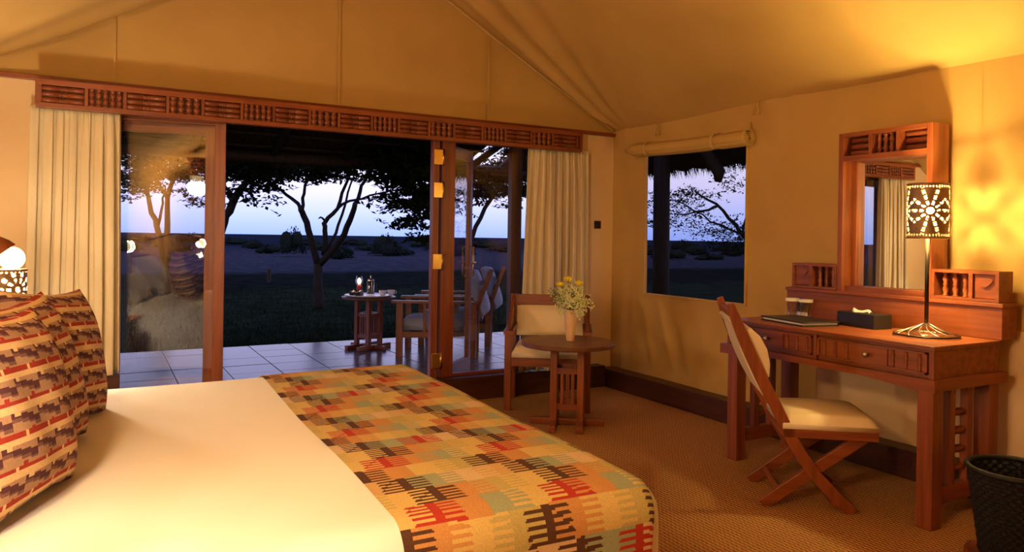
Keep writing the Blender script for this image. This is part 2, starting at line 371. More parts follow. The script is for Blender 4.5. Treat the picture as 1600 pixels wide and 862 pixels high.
# --- front wall: plaster piers, header, wood trim, sill
struct('wall_front', G().box(3.42, XR+.05, YF, YF+.12, .13, 2.07), PLASTER)
struct('wall_front_left', G().box(XL-.05, -.33, YF, YF+.12, 0, 2.07), PLASTER)
struct('wall_front_head', G().box(-.33, 3.42, YF+.02, YF+.12, 1.93, 2.07), DX)
struct('trim_2', G().box(XL, XR, YF-.035, YF+.02, 2.055, 2.083), WX, bevel=.003)
struct('baseboard_right', G().box(3.60, XR+.02, YB, YF-.03, 0, .147), DY, bevel=.004)
struct('baseboard_front', G().box(2.05, 3.60, 4.87, YF+.06, 0, .172), DX, bevel=.004)
struct('trim_3', G().box(-.62, .10, 4.86, YF+.06, 0, .37), DX, bevel=.004)
struct('trim_4', G().box(3.715, 3.745, 1.765, 2.93, .14, .80), PLASTER)   # smooth board behind the desk
# light switch
t = thing('light_switch', 'small dark square light switch on the cream pier beside the curtain', 'light switch', (3.576, YF, 1.29))
obj('plate', G().box(3.545, 3.607, YF-.012, YF, 1.288, 1.352), SWITCH, t, bevel=.002)
for k in (0, 1): obj('rocker', G().box(3.554+.025*k, 3.573+.025*k, YF-.018, YF-.012, 1.302, 1.338), SWITCH, t)
# ================================================================== CARVED VALANCE
VY0, VY1, VZ0, VZ1 = 4.78, YF, 1.885, 2.030
val = thing('carved_valance', 'long carved wooden pelmet of alternating spindle panels above the glass doors', 'valance', (1.535, YF, VZ0))
obj('back_board', G().box(-.325, 3.275, VY0+.024, VY0+.06, VZ0, VZ1), DX, val)
obj('top_rail', G().box(-.331, 3.281, VY0-.006, VY1, VZ1-.026, VZ1+.006), WX, val, bevel=.002)
obj('bottom_rail', G().box(-.331, 3.281, VY0, VY0+.06, VZ0-.004, VZ0+.022), WX, val, bevel=.002)
for x0 in (-.331, 3.252): obj('end_block', G().box(x0, x0+.03, VY0, VY1, VZ0+.022, VZ1-.026), WZ, val)
Hm = Vm = None
x = -.302; k = 0; z0, z1 = VZ0+.022, VZ1-.026; zc = (z0+z1)/2
while x < 3.25:
    wd = min(.204 if k % 2 == 0 else .172, 3.25-x)
    if k % 2 == 0:
        for j in range(3):
            z = z0+(z1-z0)*(j+.5)/3; r = (z1-z0)/6*.93
            if Hm is None:
                prof = [(r*.7, 0), (r, .008)]+[(r*f, .204*q) for q, f in ((.40, 1), (.41, .7), (.42, 1), (.46, 1), (.47, .68), (.48, 1), (.52, 1), (.53, .68), (.54, 1), (.58, 1), (.59, .7), (.60, 1))]+[(r, .197), (r*.7, .204)]
                o = obj('spindle', G().lathe(prof, (0, 0, 0), 0, 10), WX, val, smooth=True, local=True); Hm = o
            else:
                o = bpy.data.objects.new('spindle', Hm.data); C.objects.link(o); o.parent = val
            o.location = MW[val.name].inverted() @ Vector((x, VY0+.012, z)); o.scale = (wd/.204, 1, 1)
    else:
        hh = z1-z0
        for j in range(5 if k % 4 == 1 else 4):
            nn = 5 if k % 4 == 1 else 4
            if Vm is None:
                r = .0172
                prof = [(r*.95, 0), (r*.95, hh*.07), (r*.5, hh*.11), (r*.85, hh*.22), (r, hh*.34), (r*.8, hh*.43), (r*.5, hh*.47), (r*.85, hh*.5), (r*.5, hh*.53), (r*.8, hh*.57), (r, hh*.68), (r*.85, hh*.78), (r*.5, hh*.9), (r*.95, hh*.94), (r*.95, hh)]
                o = obj('spindle', G().lathe(prof, (0, 0, 0), 2, 10), WZ, val, smooth=True, local=True); Vm = o
            else:
                o = bpy.data.objects.new('spindle', Vm.data); C.objects.link(o); o.parent = val
            o.location = MW[val.name].inverted() @ Vector((x+wd*(j+.5)/nn, VY0+.012, z0)); o.scale = (1.25, 1, 1) if nn == 4 else (1, 1, 1)
    x += wd
    if x < 3.24: obj('divider', G().box(x+.002, x+.018, VY0-.002, VY0+.03, z0, z1), WZ, val)
    x += .0195; k += 1
# ================================================================== CURTAINS
def curtain(x0t, x1t, x0b, x1b, zb, zt, folds, seed, label):
    rnd = random.Random(seed); ph = [rnd.uniform(0, 6.28) for _ in range(6)]
    wob = [rnd.uniform(-1, 1) for _ in range(40)]
    def fn(u, v):
        zt_ = zt-(zt-zb)*v; xa = x0t+(x0b-x0t)*v; xb = x1t+(x1b-x1t)*v
        k = u*12; i0 = int(k); wv = wob[i0]+(wob[i0+1]-wob[i0])*(k-i0)
        uu = u+.030*wv*math.sin(math.pi*u)+.010*math.sin(5*v+ph[0]+7*u)*math.sin(math.pi*u)
        f = math.sin(2*math.pi*folds*uu+ph[1]); am = .75+.35*math.sin(5*uu+ph[2])
        f = math.copysign(abs(f)**.6, f)*am
        g2 = math.sin(2*math.pi*folds*2.3*uu+ph[3])*(1-v)**4
        return (xa+(xb-xa)*u+.012*math.sin(4*math.pi*folds*uu+ph[4]), YF-.085+(.026+.016*v)*f*(.5+.5*smooth(0, .15, v))+.010*g2+.016*v*math.sin(4*math.pi*u+ph[5]), zt_)
    g = G().grid(fn, 190, 40)
    t = thing('curtain', label, 'curtain', ((x0b+x1b)/2, YF-.075, zb))
    obj('drape', g, CURTAIN, t, smooth=True, solid=.004)
    gh = G().box(min(x0t, x1t), max(x0t, x1t), YF-.098, YF-.052, zt-.005, zt+.006); obj('heading_tape', gh, CURTAIN, t)
    return t
curtain(-.35, .085, -.37, .10, .372, 1.899, 7, 3, 'cream curtain gathered beside the bed cushions at the fixed glass leaf')
curtain(2.865, 3.415, 2.80, 3.43, .175, 1.899, 8, 5, 'cream curtain gathered at the cream pier behind the armchair')
# ================================================================== GLASS DOORS
def leaf(name, p0, p1, z0, z1, label, st=.06, th=.04, rails=(.07, .10), mw=None, endst=(1, 1)):
    """glazed leaf from p0 to p1 in plan"""
    p0, p1 = Vector((*p0, 0)), Vector((*p1, 0)); d = (p1-p0); Ln = d.length; ang = math.atan2(d.y, d.x)
    o = bpy.data.objects.new(name, None); C.objects.link(o); o.location = (p0.x, p0.y, z0); o.rotation_euler = (0, 0, ang); o['kind'] = 'structure'; o['label'] = label
    MW[o.name] = Matrix.Translation((p0.x, p0.y, z0)) @ Matrix.Rotation(ang, 4, 'Z'); h = z1-z0
    if endst[0]: obj('stile', G().box(0, st, -th/2, th/2, 0, h), mw or WZ, o, local=True, bevel=.002)
    if endst[1]: obj('stile', G().box(Ln-st, Ln, -th/2, th/2, 0, h), mw or WZ, o, local=True, bevel=.002)
    a, b = (st if endst[0] else 0), (Ln-st if endst[1] else Ln)
    obj('top_rail', G().box(a, b, -th/2, th/2, h-rails[0], h), WX, o, local=True)
    obj('bottom_rail', G().box(a, b, -th/2, th/2, 0, rails[1]), WX, o, local=True)
    obj('pane', G().box(a, b, -.003, .003, rails[1], h-rails[0]), GLASS, o, local=True)
    return o
# left leaf stands a little ajar, so it mirrors the bed
Lf = leaf('door_1', (-.30, 5.110), (.676, 4.950), .02, 1.93, 'glazed wooden door leaf beside the cream curtain', st=.064, rails=(.05, .10), endst=(1, 1))
# post of the outer leaf folded back just behind that glass
Of = leaf('door_2', (.640, 5.012), (-.28, 5.165), .02, 1.90, 'door leaf folded flat behind the ajar glazed leaf', st=.075, mw=WZ, rails=(.08, .12))
# right fixed pane
Rf = leaf('door_3', (2.205, 4.985), (2.90, 4.985), .172, 1.93, 'fixed glazed panel between folding door and right curtain', st=.072, rails=(.03, .02), endst=(1, 0))
struct('trim_5', G().box(2.775, 2.865, 5.0, 5.06, .172, 1.93), DZ)
# right folded leaf opening outward, seen through the fixed pane
Rl = leaf('door_4', (2.135, 5.03), (2.72, 5.62), .06, 1.92, 'outward opened glazed door leaf with long handle', st=.058, mw=WZ, rails=(.09, .14))
hd = obj('handle', G().tube([(.78, -.022, .82), (.78, -.05, .82), (.78, -.05, 1.06), (.78, -.022, 1.06)], .009, 8), BRASS, Rl, local=True, smooth=True)
obj('lever', G().tube([(.79, -.03, .93), (.79, -.065, .93), (.69, -.065, .93)], .008, 8), BRASS, Rl, local=True, smooth=True)
# hinge post with brass hinges
hp = struct('trim_6', G().box(2.085, 2.135, 4.935, 4.985, .02, 1.93), WZ)
for z in (.30, 1.02, 1.54, 1.78):
    obj('hinge', G().box(2.092, 2.165, 4.927, 4.936, z-.055, z+.055), BRASS, hp, bevel=.002)
    obj('hinge_knuckle', G().lathe([(.009, z-.06), (.009, z+.06)], (2.165, 4.932, 0), 2, 10), BRASS, hp, smooth=True)
struct('trim_7', G().box(2.168, 2.205, 4.96, 5.03, .02, 1.93), WZ)
# ================================================================== WINDOW IN THE RIGHT WALL
wn = struct('window_1', G().box(XR+.012, XR+.016, WY0-.02, WY1+.02, WZ0-.02, WZ1+.02), SCREEN)
g = G()
hem = [(WY0, WZ0, WY1, WZ0+.014), (WY0-.012, WZ0, WY0, WZ1), (WY1, WZ0, WY1+.012, WZ1)]
for (a, b, c, d) in ((WY0-.008, WZ0-.010, WY1+.008, WZ0+.003), (WY0-.010, WZ0, WY0+.002, WZ1), (WY1-.002, WZ0, WY1+.010, WZ1)):
    obj('hem', G().box(XR-.022, XR+.004, a, c, b, d), CANVAS, wn, bevel=.003)
# rolled-up canvas blind
bl = thing('rolled_blind', 'rolled-up canvas blind tied above the screened window', 'blind', (XR-.06, 4.08, 1.80))
g = G(); NN = 60
def roll(u, v):
    th = u*2*math.pi*3.2; r = .016+.040*u+.003*math.sin(5*th)
    y = 3.43+(4.71-3.43)*v; sag = .012*math.sin(math.pi*v)-.018*math.exp(-((v-.23)/.05)**2)*0
    pinch = 1-.16*math.exp(-((y-3.74)/.035)**2)-.16*math.exp(-((y-4.45)/.035)**2)-.55*smooth(4.60, 4.72, y)
    return (XR-.062+r*pinch*math.cos(th+2.2), y, 1.890+.028*(y-4)-sag+r*pinch*math.sin(th+2.2))
obj('canvas_roll', G().grid(roll, 110, 44), CANVAS, bl, smooth=True, solid=.004)
for yy in (3.74, 4.45):
    obj('strap', G().lathe([(.0525, yy-.014), (.055, yy-.01), (.055, yy+.01), (.0525, yy+.014)], (XR-.062, 0, 1.890+.028*(yy-4)), 1, 20, cap=False), HEMC, bl, smooth=True)
    obj('tie', G().tube([(XR-.062, yy, 1.918), (XR-.04, yy-.01, 1.945), (XR-.02, yy-.05, 1.95), (XR-.015, yy-.08, 1.955)], .005, 6), CANVAS, bl)
obj('flap', G().box(XR-.03, XR-.012, 3.47, 4.66, 1.85, 1.985), CANVAS, bl)
# ================================================================== BED
BW, BL_, BT = 1.88, 1.98, .60
ca, sa = math.cos(R(1.5)), math.sin(R(1.5))
FF = Vector((1.275, 3.26, 0))
def bedW(a, b, z): return FF+Vector((-ca, sa, 0))*a+Vector((-sa, -ca, 0))*(BW-b)+Vector((0, 0, z))
def cloth(s, t, r, off, zmin, flare=.04):
    """unwrapped cloth over the mattress box; s from the foot, t from the near side"""
    rr = r+off; a0, b0, b1 = r, r, BW-r
    ca_ = max(a0, s); cb = min(max(b0, t), b1); ea, eb = s-ca_, t-cb; l = math.hypot(ea, eb)
    zt = BT+off
    und = .006*math.sin(3.1*s+1.3*t)+.004*math.sin(6.1*t-2*s)+.012*math.exp(-((t-BW*.93)/.18)**2)*math.sin(2.6*s+.6)
    if l < 1e-6: return bedW(s, t, zt+und)
    da, db = ea/l, eb/l
    if l < rr*math.pi/2: h, v = rr*math.sin(l/rr), rr*(1-math.cos(l/rr))
    else: h, v = rr+flare*(l-rr*math.pi/2), rr+(l-rr*math.pi/2)
    v = min(v, zt-zmin)
    if v > rr: h += .010*math.sin(14*(s+t*1.1))*min(1, (v-rr)/.25)
    return bedW(ca_+da*h, cb+db*h, zt-v+und*max(0, 1-v/.1))
bed = thing('double_bed', 'wide double bed with smooth white linen', 'bed', bedW(BL_/2, BW/2, 0), -R(1.5))
obj('bed_sheet', G().grid(lambda u, v: cloth(-.5+(BL_+.5)*u, -.5+(BW+1.0)*v, .075, 0, .06), 90, 110), SHEET, bed, smooth=True)
g = G()
p = [bedW(a, b, z) for z in (.0, .52) for a, b in ((.12, .12), (BL_-.02, .12), (BL_-.02, BW-.12), (.12, BW-.12))]
g.add(p, [(3, 2, 1, 0), (4, 5, 6, 7), (0, 1, 5, 4), (1, 2, 6, 5), (2, 3, 7, 6), (3, 0, 4, 7)]); obj('bed_base', g, DX, bed)
g = G(); p = [bedW(a, b, z) for z in (.05, .98) for a, b in ((BL_, .0), (BL_+.05, .0), (BL_+.05, BW), (BL_, BW))]
g.add(p, [(3, 2, 1, 0), (4, 5, 6, 7), (0, 1, 5, 4), (1, 2, 6, 5), (2, 3, 7, 6), (3, 0, 4, 7)]); obj('headboard', g, WY, bed)
# kilim runner across the foot
KC = dict(B=(.085, .038, .022), R=(.40, .040, .024), O=(.50, .25, .085), Y=(.58, .42, .15), G=(.44, .36, .13), T=(.58, .43, .24), S=(.30, .33, .20), E=(.52, .34, .14))
DARK = {'B': 5, 'R': 4, 'O': 2, 'S': 1.6, 'G': 1.5, 'E': 1.2, 'Y': 1, 'T': .8}
ROWS = ['YROS', 'GYBO', 'EBST', 'BOYG', 'YROS', 'GYBO', 'TBSR', 'BOYG']
RS, RT = .64, BW+.86
NA, NB = 170, 640
def kil(i):
    s = RS-(i % NA+.5)/NA*RS; t = (i//NA+.5)/NB*RT-.43
    tt = (t-.03)/.088+.05*math.sin(9*s); ro = math.floor(tt); q = tt-ro
    sq = ROWS[ro % 8]; x = s/.083+(.0, .55, .10, .0)[ro % 4]+.9*((ro//4) % 2)*0
    c = int(math.floor(x)); f = x-c
    a, b = sq[c % 4], sq[(c+1) % 4]
    if f < .26: return KC[a]
    dk, lt = (a, b) if DARK[a] >= DARK[b] else (b, a)
    tq = q*5; tf = tq-int(tq)
    ff = f-.26 if dk == a else 1-f
    if (a in 'OE' and b in 'YSG') and ro % 3 == 0: return KC[a] if f < .6 else KC[b]
    if tf < .52 and ff < .62-.16*tf: return KC[dk]
    return KC[lt]
rg = G().grid(lambda u, v: cloth(.045+RS*u, -.43+RT*v, .075, .007, .1, .05), NA, NB)
ctr = bedW(.33, BW/2, BT)
run = single('kilim_runner', rg, KILIM, 'colourful kilim bed runner with comb motifs laid across the bed foot', 'bed runner', ctr, smooth=True)
set_cols(run, kil)
# pillows and cushions
def pillow(name, m, w_, h_, th, label, cat, M, group=None, n=28, pat=None, dog=.10):
    g = G()
    def f(sgn):
        def fn(u, v):
            a, b = 2*u-1, 2*v-1
            k = max(0, (1-abs(a)**2.6))**.5*max(0, (1-abs(b)**2.6))**.5
            pin = 1-dog*(1-a*a)*abs(b)**3; pin2 = 1-dog*(1-b*b)*abs(a)**3
            return Vector((a*w_/2*pin2, sgn*(th/2*k+.003*math.sin(9*a+4*b)*k), b*h_/2*pin))
        return fn
    g.grid(lambda u, v: f(-1)(u, v), n, n); g.grid(lambda u, v: f(1)(1-u, v), n, n)
    o = obj(name, g, m, smooth=True); o.matrix_world = M; tag(o, label, cat, group)
    if pat: set_cols(o, lambda i: pat((i % (n*n)) % n/n*w_, (i % (n*n))//n/n*h_))
    return o
CR, CCc, CP, CT = (.30, .035, .022), (.62, .44, .24), (.085, .032, .04), (.36, .22, .14)
def cush(x, z):
    P = .066; zz = (.44-z)/P; r = int(zz); q = zz-r; x += .031*r; s = (x/.086) % 1; st = int(s*4)
    if q > .90 and .55 < s < .68: return CR
    if q < .14: return CCc if .68 < s < .77 else CR
    if q < .34 or (q < .47 and .10 < s < .25): return CCc
    q1 = .34+.085*st
    if q1 < q < q1+.20: return CP
    if q1+.20 <= q < q1+.30: return CM
    return CT
CM = (.17, .085, .075)
def lay(x, y, z, yaw, lean, roll=0, hh=.21):
    return Matrix.Translation((x, y, z)) @ Matrix.Rotation(yaw, 4, 'Z') @ Matrix.Rotation(lean, 4, 'X') @ Matrix.Translation((0, 0, hh)) @ Matrix.Rotation(roll, 4, 'Y')
for i, (x, y, yaw, ln, ro, lb) in enumerate(((-.135, 1.93, 70, -14, 2, 'kilim cushion with stepped bands, standing at the near edge of the bed'),
                                   (-.120, 2.31, 68, -16, -3, 'kilim cushion with stepped bands, between two like cushions on the bed'),
                                   (-.080, 2.70, 64, -14, 4, 'kilim cushion with stepped bands, nearest the curtain and bedside lamp'))):
    pillow('kilim_cushion', KILIM, .44, .44, .19, lb, 'cushion', lay(x, y, .60, R(yaw), R(ln), R(ro)), 'kilim cushions propped in a row on the bed', 110, cush)
for (y, z, lb) in ((2.05, .60, 'plump white pillow behind the cushion at the near bed edge'), (2.86, .60, 'plump white pillow behind the cushion by the bedside lamp')):
    pillow('white_pillow', SHEET, .74, .46, .20, lb, 'pillow', lay(-.40, y, z+.01, R(85), R(-38), 0, .215), 'white pillows against the headboard', 30, None, .06)
# ================================================================== BEDSIDE
def burst_shade(r, h, z0, n=132, m=56, nb=4, off=0.0):
    """drum shade with punched sunbursts; the holes are real"""
    zc = z0+h/2
    def skip(u, v):
        z = z0+h*v; th = (u+off) % 1*nb; th = (th-math.floor(th)-.5)*2*math.pi*r/nb; dz = z-zc; d = math.hypot(th, dz)
        if v < .03 or v > .97: return False
        if v < .075 or v > .925: return (u*n/2) % 2 < .8
        if d < .012*h/.25+.004: return True
        R0, R1 = .022, min(.46*h, .11)
        a = math.atan2(dz, th); k = a/(math.pi/5); fr = abs(k-round(k))*(math.pi/5)*d
        if R0 < d < R1: return fr < .004+.004*((d-R0)/(R1-R0)) and int(d/.009) % 3 != 2
        return False
    return G().grid(lambda u, v: (r*math.cos(2*math.pi*u), r*math.sin(2*math.pi*u), z0+h*v), n, m, skip)
def ring(r, z, rad, n=40):
    return G().tube([(r*math.cos(2*math.pi*k/n), r*math.sin(2*math.pi*k/n), z) for k in range(n+1)], rad, 6)
def bedside(y, lab1, lab2, lab3, lz=.52, sfx=''):
    # nightstand
    t = thing('nightstand', lab1, 'nightstand', (-.55, y, 0))
    obj('top', G().box(-.82, -.26, y-.24, y+.24, lz-.03, lz), WY, t, bevel=.003)
    obj('body', G().box(-.80, -.28, y-.22, y+.22, .10, lz-.03), WY, t)
    dr = obj('drawer', G().box(-.28, -.268, y-.20, y+.20, .30, lz-.05), WY, t, bevel=.002)
    obj('knob', G().ball((-.255, y, .40), .013), PEWTER, dr, smooth=True)
    for a in (-.78, -.30):
        for b in (-.20, .20): obj('leg', G().box(a-.02, a+.02, y+b-.02, y+b+.02, 0, .10), WZ, t)
    # drum lamp
    x0 = -.356
    l = thing('bedside_lamp', lab2, 'lamp', (x0, y, lz))
    obj('foot', G().lathe([(.075, 0), (.07, .012), (.02, .02), (.012, .03)], (x0, y, lz), 2, 24), IRON, l, smooth=True)
    obj('stem', G().lathe([(.010, 0.02), (.010, .42)], (x0, y, lz), 2, 10), IRON, l, smooth=True)
    g = burst_shade(.088, .155, 0); o = obj('shade', g, SHADE, l, local=True); o.location = (0, 0, .885-lz)
    for z in (.885, 1.04): o = obj('rim', ring(.088, 0, .004), SHADE, l, local=True); o.location = (0, 0, z-lz)
    obj('bulb', G().ball((x0, y, .955), .026), BULB, l, smooth=True)
    lamp('bedside_bulb_light'+sfx, (x0, y, .955), 180, .030, parent=l)
    # reading lamp on a wall arm
    q = thing('reading_lamp', lab3, 'lamp', (XL, y, 1.12))
    gx, gz = -.322, 1.087
    obj('wall_plate', G().lathe([(.05, XL), (.05, XL+.015), (.02, XL+.025)], (0, y, 1.12), 0, 16), WZ, q, smooth=True)
    obj('arm', G().tube([(XL+.02, y, 1.12), (-.6, y, 1.20), (-.42, y, 1.17), (-.37, y, 1.135)], .009, 8), IRON, q, smooth=True)
    cp = Vector((gx-.030, y, gz+.037)); d = Vector((.64, 0, -.77)).normalized()
    g = G(); prof = [(.010, -.055), (.026, -.045), (.040, -.015), (.046, .012)]; a = Vector((0, 1, 0)); b = d.cross(a)
    vs = [cp+d*zz+(a*math.cos(k*2*math.pi/16)+b*math.sin(k*2*math.pi/16))*rr for rr, zz in prof for k in range(16)]
    g.add(vs, [(i*16+k, i*16+(k+1) % 16, (i+1)*16+(k+1) % 16, (i+1)*16+k) for i in range(3) for k in range(16)]+[tuple(range(16))])
    obj('wooden_cap', g, WZ, q, smooth=True)
    obj('globe', G().ball((gx, y, gz), .047, 20, 14), GLOBE, q, smooth=True)
    lamp('reading_globe_light'+sfx, (gx, y, gz), 230, .050, parent=q)
bedside(3.62, 'wooden nightstand between the bed and the curtain', 'punched drum lamp glowing on the nightstand by the curtain', 'round globe reading lamp over the nightstand by the curtain')
bedside(1.06, 'wooden nightstand on the bed side away from the curtain', 'punched drum lamp on the nightstand away from the curtain', 'round globe reading lamp on the bed side away from the curtain', sfx='_offscreen')
# pendant that lights the room (mirrored in the ajar glass leaf)
px0, py0, pz0 = -.46, .74, 1.93
pd = thing('pendant_lamp', 'wooden ringed cone pendant lamp with lit cream bowl, mirrored in the glass door', 'lamp', (px0, py0, pz0-.12))
obj('cord', G().tube([(px0, py0, pz0+.17), (px0, py0, roofL(px0)-.03)], .006, 6), IRON, pd)
for k in range(5):
    rr = .10-.010*k; obj('wooden_ring', G().lathe([(rr-.012, pz0+.15-.042*k-.030), (rr, pz0+.15-.042*k-.030), (rr+.004, pz0+.15-.042*k), (rr-.008, pz0+.15-.042*k)], (px0, py0, 0), 2, 28, cap=False), WX, pd, smooth=True)
obj('bowl', G().lathe([(.062, pz0-.06), (.066, pz0-.085), (.055, pz0-.115), (.03, pz0-.13), (.004, pz0-.134)], (px0, py0, 0), 2, 24, cap=False), ALAB, pd, smooth=True)
lamp('pendant_light_offscreen', (px0, py0, pz0-.20), 105, .09, (1, .62, .28), pd)
# ================================================================== WRITING DESK
desk = thing('writing_desk', 'reddish wooden writing desk with spindle drawer fronts against the canvas wall', 'desk', (3.29, 2.40, 0))
DX0, DX1, DY0, DY1, DZT = 3.04, 3.535, 1.825, 2.985, .772
obj('top', G().box(DX0-.006, DX1, DY0-.006, DY1+.006, .752, DZT), WY, desk, bevel=.003)
obj('body', G().box(DX0+.02, DX1, DY0, DY1, .633, .752), WY, desk)
for yy in (DY0, DY1-.02): obj('side_panel', G().box(DX0, DX0+.02, yy, yy+.02, .633, .752), WZ, desk)
obj('middle_stile', G().box(DX0, DX0+.02, 2.404, 2.422, .633, .752), WZ, desk)
# lower beam with curved underside
g = G(); NB_ = 24
def beam(u, v): return 0
yy0, yy1 = DY0-.02, DY1+.03
vs = []
for k in range(NB_+1):
    y = yy0+(yy1-yy0)*k/NB_; t_ = abs(k/NB_-.5)*2; zb = .602-.020*smooth(.35, .95, t_)
    for x in (DX0-.025, DX0+.03):
        vs += [(x, y, zb), (x, y, .633)]
fs = []
for k in range(NB_):
    b = 4*k; c = b+4; fs += [(b, b+1, c+1, c), (b+2, c+2, c+3, b+3), (b+1, b+3, c+3, c+1), (b, c, c+2, b+2)]
fs += [(0, 2, 3, 1), (4*NB_, 4*NB_+1, 4*NB_+3, 4*NB_+2)]
obj('front_beam', G().add(vs, fs), WY, desk)
for yy in (DY0-.02, DY1-.01): obj('side_beam', G().box(DX0+.03, DX1+.03, yy, yy+.04, .585, .633), WX, desk, bevel=.002)
for xx in (DX0, DX1-.07):
    for yy in (DY0, DY1-.075): obj('leg', G().box(xx, xx+.07, yy, yy+.07, 0, .60), WZ, desk, bevel=.003)
for yy in (DY0+.015, DY1-.06):
    obj('stretcher', G().box(DX0+.07, DX1-.07, yy, yy+.04, .095, .165), WX, desk)
    for xx in (3.215, 3.345): obj('slat', G().box(xx-.02, xx+.02, yy+.004, yy+.036, .165, .585), WZ, desk)
    for z in (.23, .31, .39, .47):
        obj('spool', G().lathe([(.008, 3.235), (.008, 3.245), (.017, 3.258), (.010, 3.27), (.018, 3.28), (.010, 3.29), (.017, 3.302), (.008, 3.315), (.008, 3.325)], (0, yy+.02, z), 0, 10), WX, desk, smooth=True)
def spool_z(p, h, r): return G().lathe([(r*.9, 0), (r*.9, h*.05), (r*.5, h*.1), (r, h*.3), (r*.55, h*.44), (r*.9, h*.5), (r*.55, h*.56), (r, h*.72), (r*.5, h*.9), (r*.9, h*.95), (r*.9, h)], p, 2, 8)
for (a, b, kx) in ((1.853, 2.398, 2.128), (2.428, 2.962, 2.697)):
    d = obj('drawer', G().box(DX0+.008, DX0+.020, a, b, .650, .742), WY, desk, bevel=.002)
    third = (b-a)/3
    obj('drawer_panel', G().box(DX0+.001, DX0+.008, a+third, b-third, .652, .740), WY, d, bevel=.002)
    kb = obj('knob', G().lathe([(.005, 0), (.005, -.012), (.013, -.018), (.014, -.026), (.006, -.031)], (DX0+.001, kx if a < 2 else 2.70, .698), 0, 14), PEWTER, d, smooth=True)
    for yy in (a, b-.010): obj('bead', G().box(DX0-.002, DX0+.008, yy, yy+.010, .650, .742), WZ, d)
    for zz in (.650, .734): obj('bead', G().box(DX0-.002, DX0+.008, a, b, zz, zz+.008), WY, d)
    for s in (0, 2):
        for j in range(3):
            yy = a+third*s+third*(j+.6 if s == 0 else j+.4)/3
            obj('spindle', spool_z((DX0+.006, yy, .660), .073, .010), WZ, d, smooth=True)
# back board, small cabinets and mirror stand on the desk
bk = thing('mirror_stand', 'wooden back board with mirror frame and two small gallery boxes standing on the desk', 'dressing mirror', (3.6, 2.40, DZT))
XB = 3.53
obj('back_board', G().box(XB, 3.655, 1.812, 3.0, DZT+.001, .918), WY, bk, bevel=.002)
obj('ledge', G().box(XB-.008, 3.66, 1.806, 3.006, .918, .938), WY, bk, bevel=.003)
def cabinet(y0, y1, ydiv, solid_first):
    cb = obj('gallery_box', G().box(XB+.10, 3.645, y0, y1, .940, 1.08), WY, bk)
    for (a, b, c, d) in ((y0, y1, .940, .952), (y0, y1, 1.066, 1.08), (y0, y0+.014, .952, 1.066), (y1-.014, y1, .952, 1.066), (ydiv-.009, ydiv+.009, .952, 1.066)):
        obj('rail', G().box(XB, XB+.10, a, b, c, d), WY, cb)
    (pa, pb), (sa_, sb) = (((y0+.014, ydiv-.009), (ydiv+.009, y1-.014)) if solid_first else ((ydiv+.009, y1-.014), (y0+.014, ydiv-.009)))
    obj('box_drawer', G().box(XB+.012, XB+.03, pa+.002, pb-.002, .954, 1.064), WY, cb, bevel=.002)
    yc = (pa+pb)/2; hw = (pb-pa)*.36
    pts = [(XB+.011-.0, yc-hw+2*hw*k/14, 1.036-.030*math.sin(math.pi*k/14)) for k in range(15)]
    g = G(); vs = []
    for (x_, y_, z_) in pts: vs += [(XB+.004, y_, z_), (XB+.004, y_, 1.044), (XB+.013, y_, z_), (XB+.013, y_, 1.044)]
    fs = []
    for k in range(14):
        b = 4*k; c = b+4; fs += [(b, b+1, c+1, c), (b+1, b+3, c+3, c+1), (b, c, c+2, b+2)]
    obj('scoop_pull', g.add(vs, fs), WY, cb)
    for j in range(3): obj('spindle', spool_z((XB+.03, sa_+(sb-sa_)*(j+.6)/3.4, .952), .114, .014), WZ, cb, smooth=True)
cabinet(1.828, 2.138, 1.953, True)
cabinet(2.668, 2.965, 2.838, False)
# mirror frame
MY0, MY1, MZ0, MZ1 = 2.14, 2.665, .938, 1.797
fr = obj('mirror_frame', G().box(XB+.115, 3.665, MY0, MY1, MZ0, MZ1), WZ, bk)
for y in (MY0, MY1-.03): obj('frame_stile', G().box(XB, XB+.115, y, y+.03, MZ0, MZ1), WZ, fr, bevel=.002)
obj('frame_rail', G().box(XB, XB+.115, MY0+.03, MY1-.03, MZ1-.022, MZ1), WY, fr)
obj('frame_rail', G().box(XB, XB+.115, MY0+.03, MY1-.03, 1.645, 1.672), WY, fr)
obj('frame_rail', G().box(XB+.03, XB+.115, MY0+.03, MY1-.03, MZ0, .965), WY, fr)
for y in (MY0+.03, MY1-.062): obj('inner_stile', G().box(XB+.075, XB+.115, y, y+.032, .965, 1.645), WZ, fr, bevel=.003)
obj('mirror_glass', G().box(XB+.094, XB+.10, MY0+.03, MY1-.05, .965, 1.650), MIRROR, fr)
ya, yb = MY0+.03, MY1-.03; w3 = (yb-ya)/3
for k in (1, 2): obj('divider', G().box(XB+.006, XB+.115, ya+w3*k-.010, ya+w3*k+.010, 1.672, MZ1-.022), WZ, fr)
for s in (0, 2):
    for j in range(3):
        r = .015; obj('spindle', G().lathe([(r*.6, ya+w3*s+.01), (r, ya+w3*s+.02), (r, ya+w3*(s+1)-.02), (r*.6, ya+w3*(s+1)-.01)], (XB+.06, 0, 1.690+.035*j), 1, 10), WY, fr, smooth=True)
for j in range(4): obj('spindle', spool_z((XB+.05, ya+w3+w3*(j+.7)/4.4, 1.672), MZ1-.022-1.672, .016), WZ, fr, smooth=True)
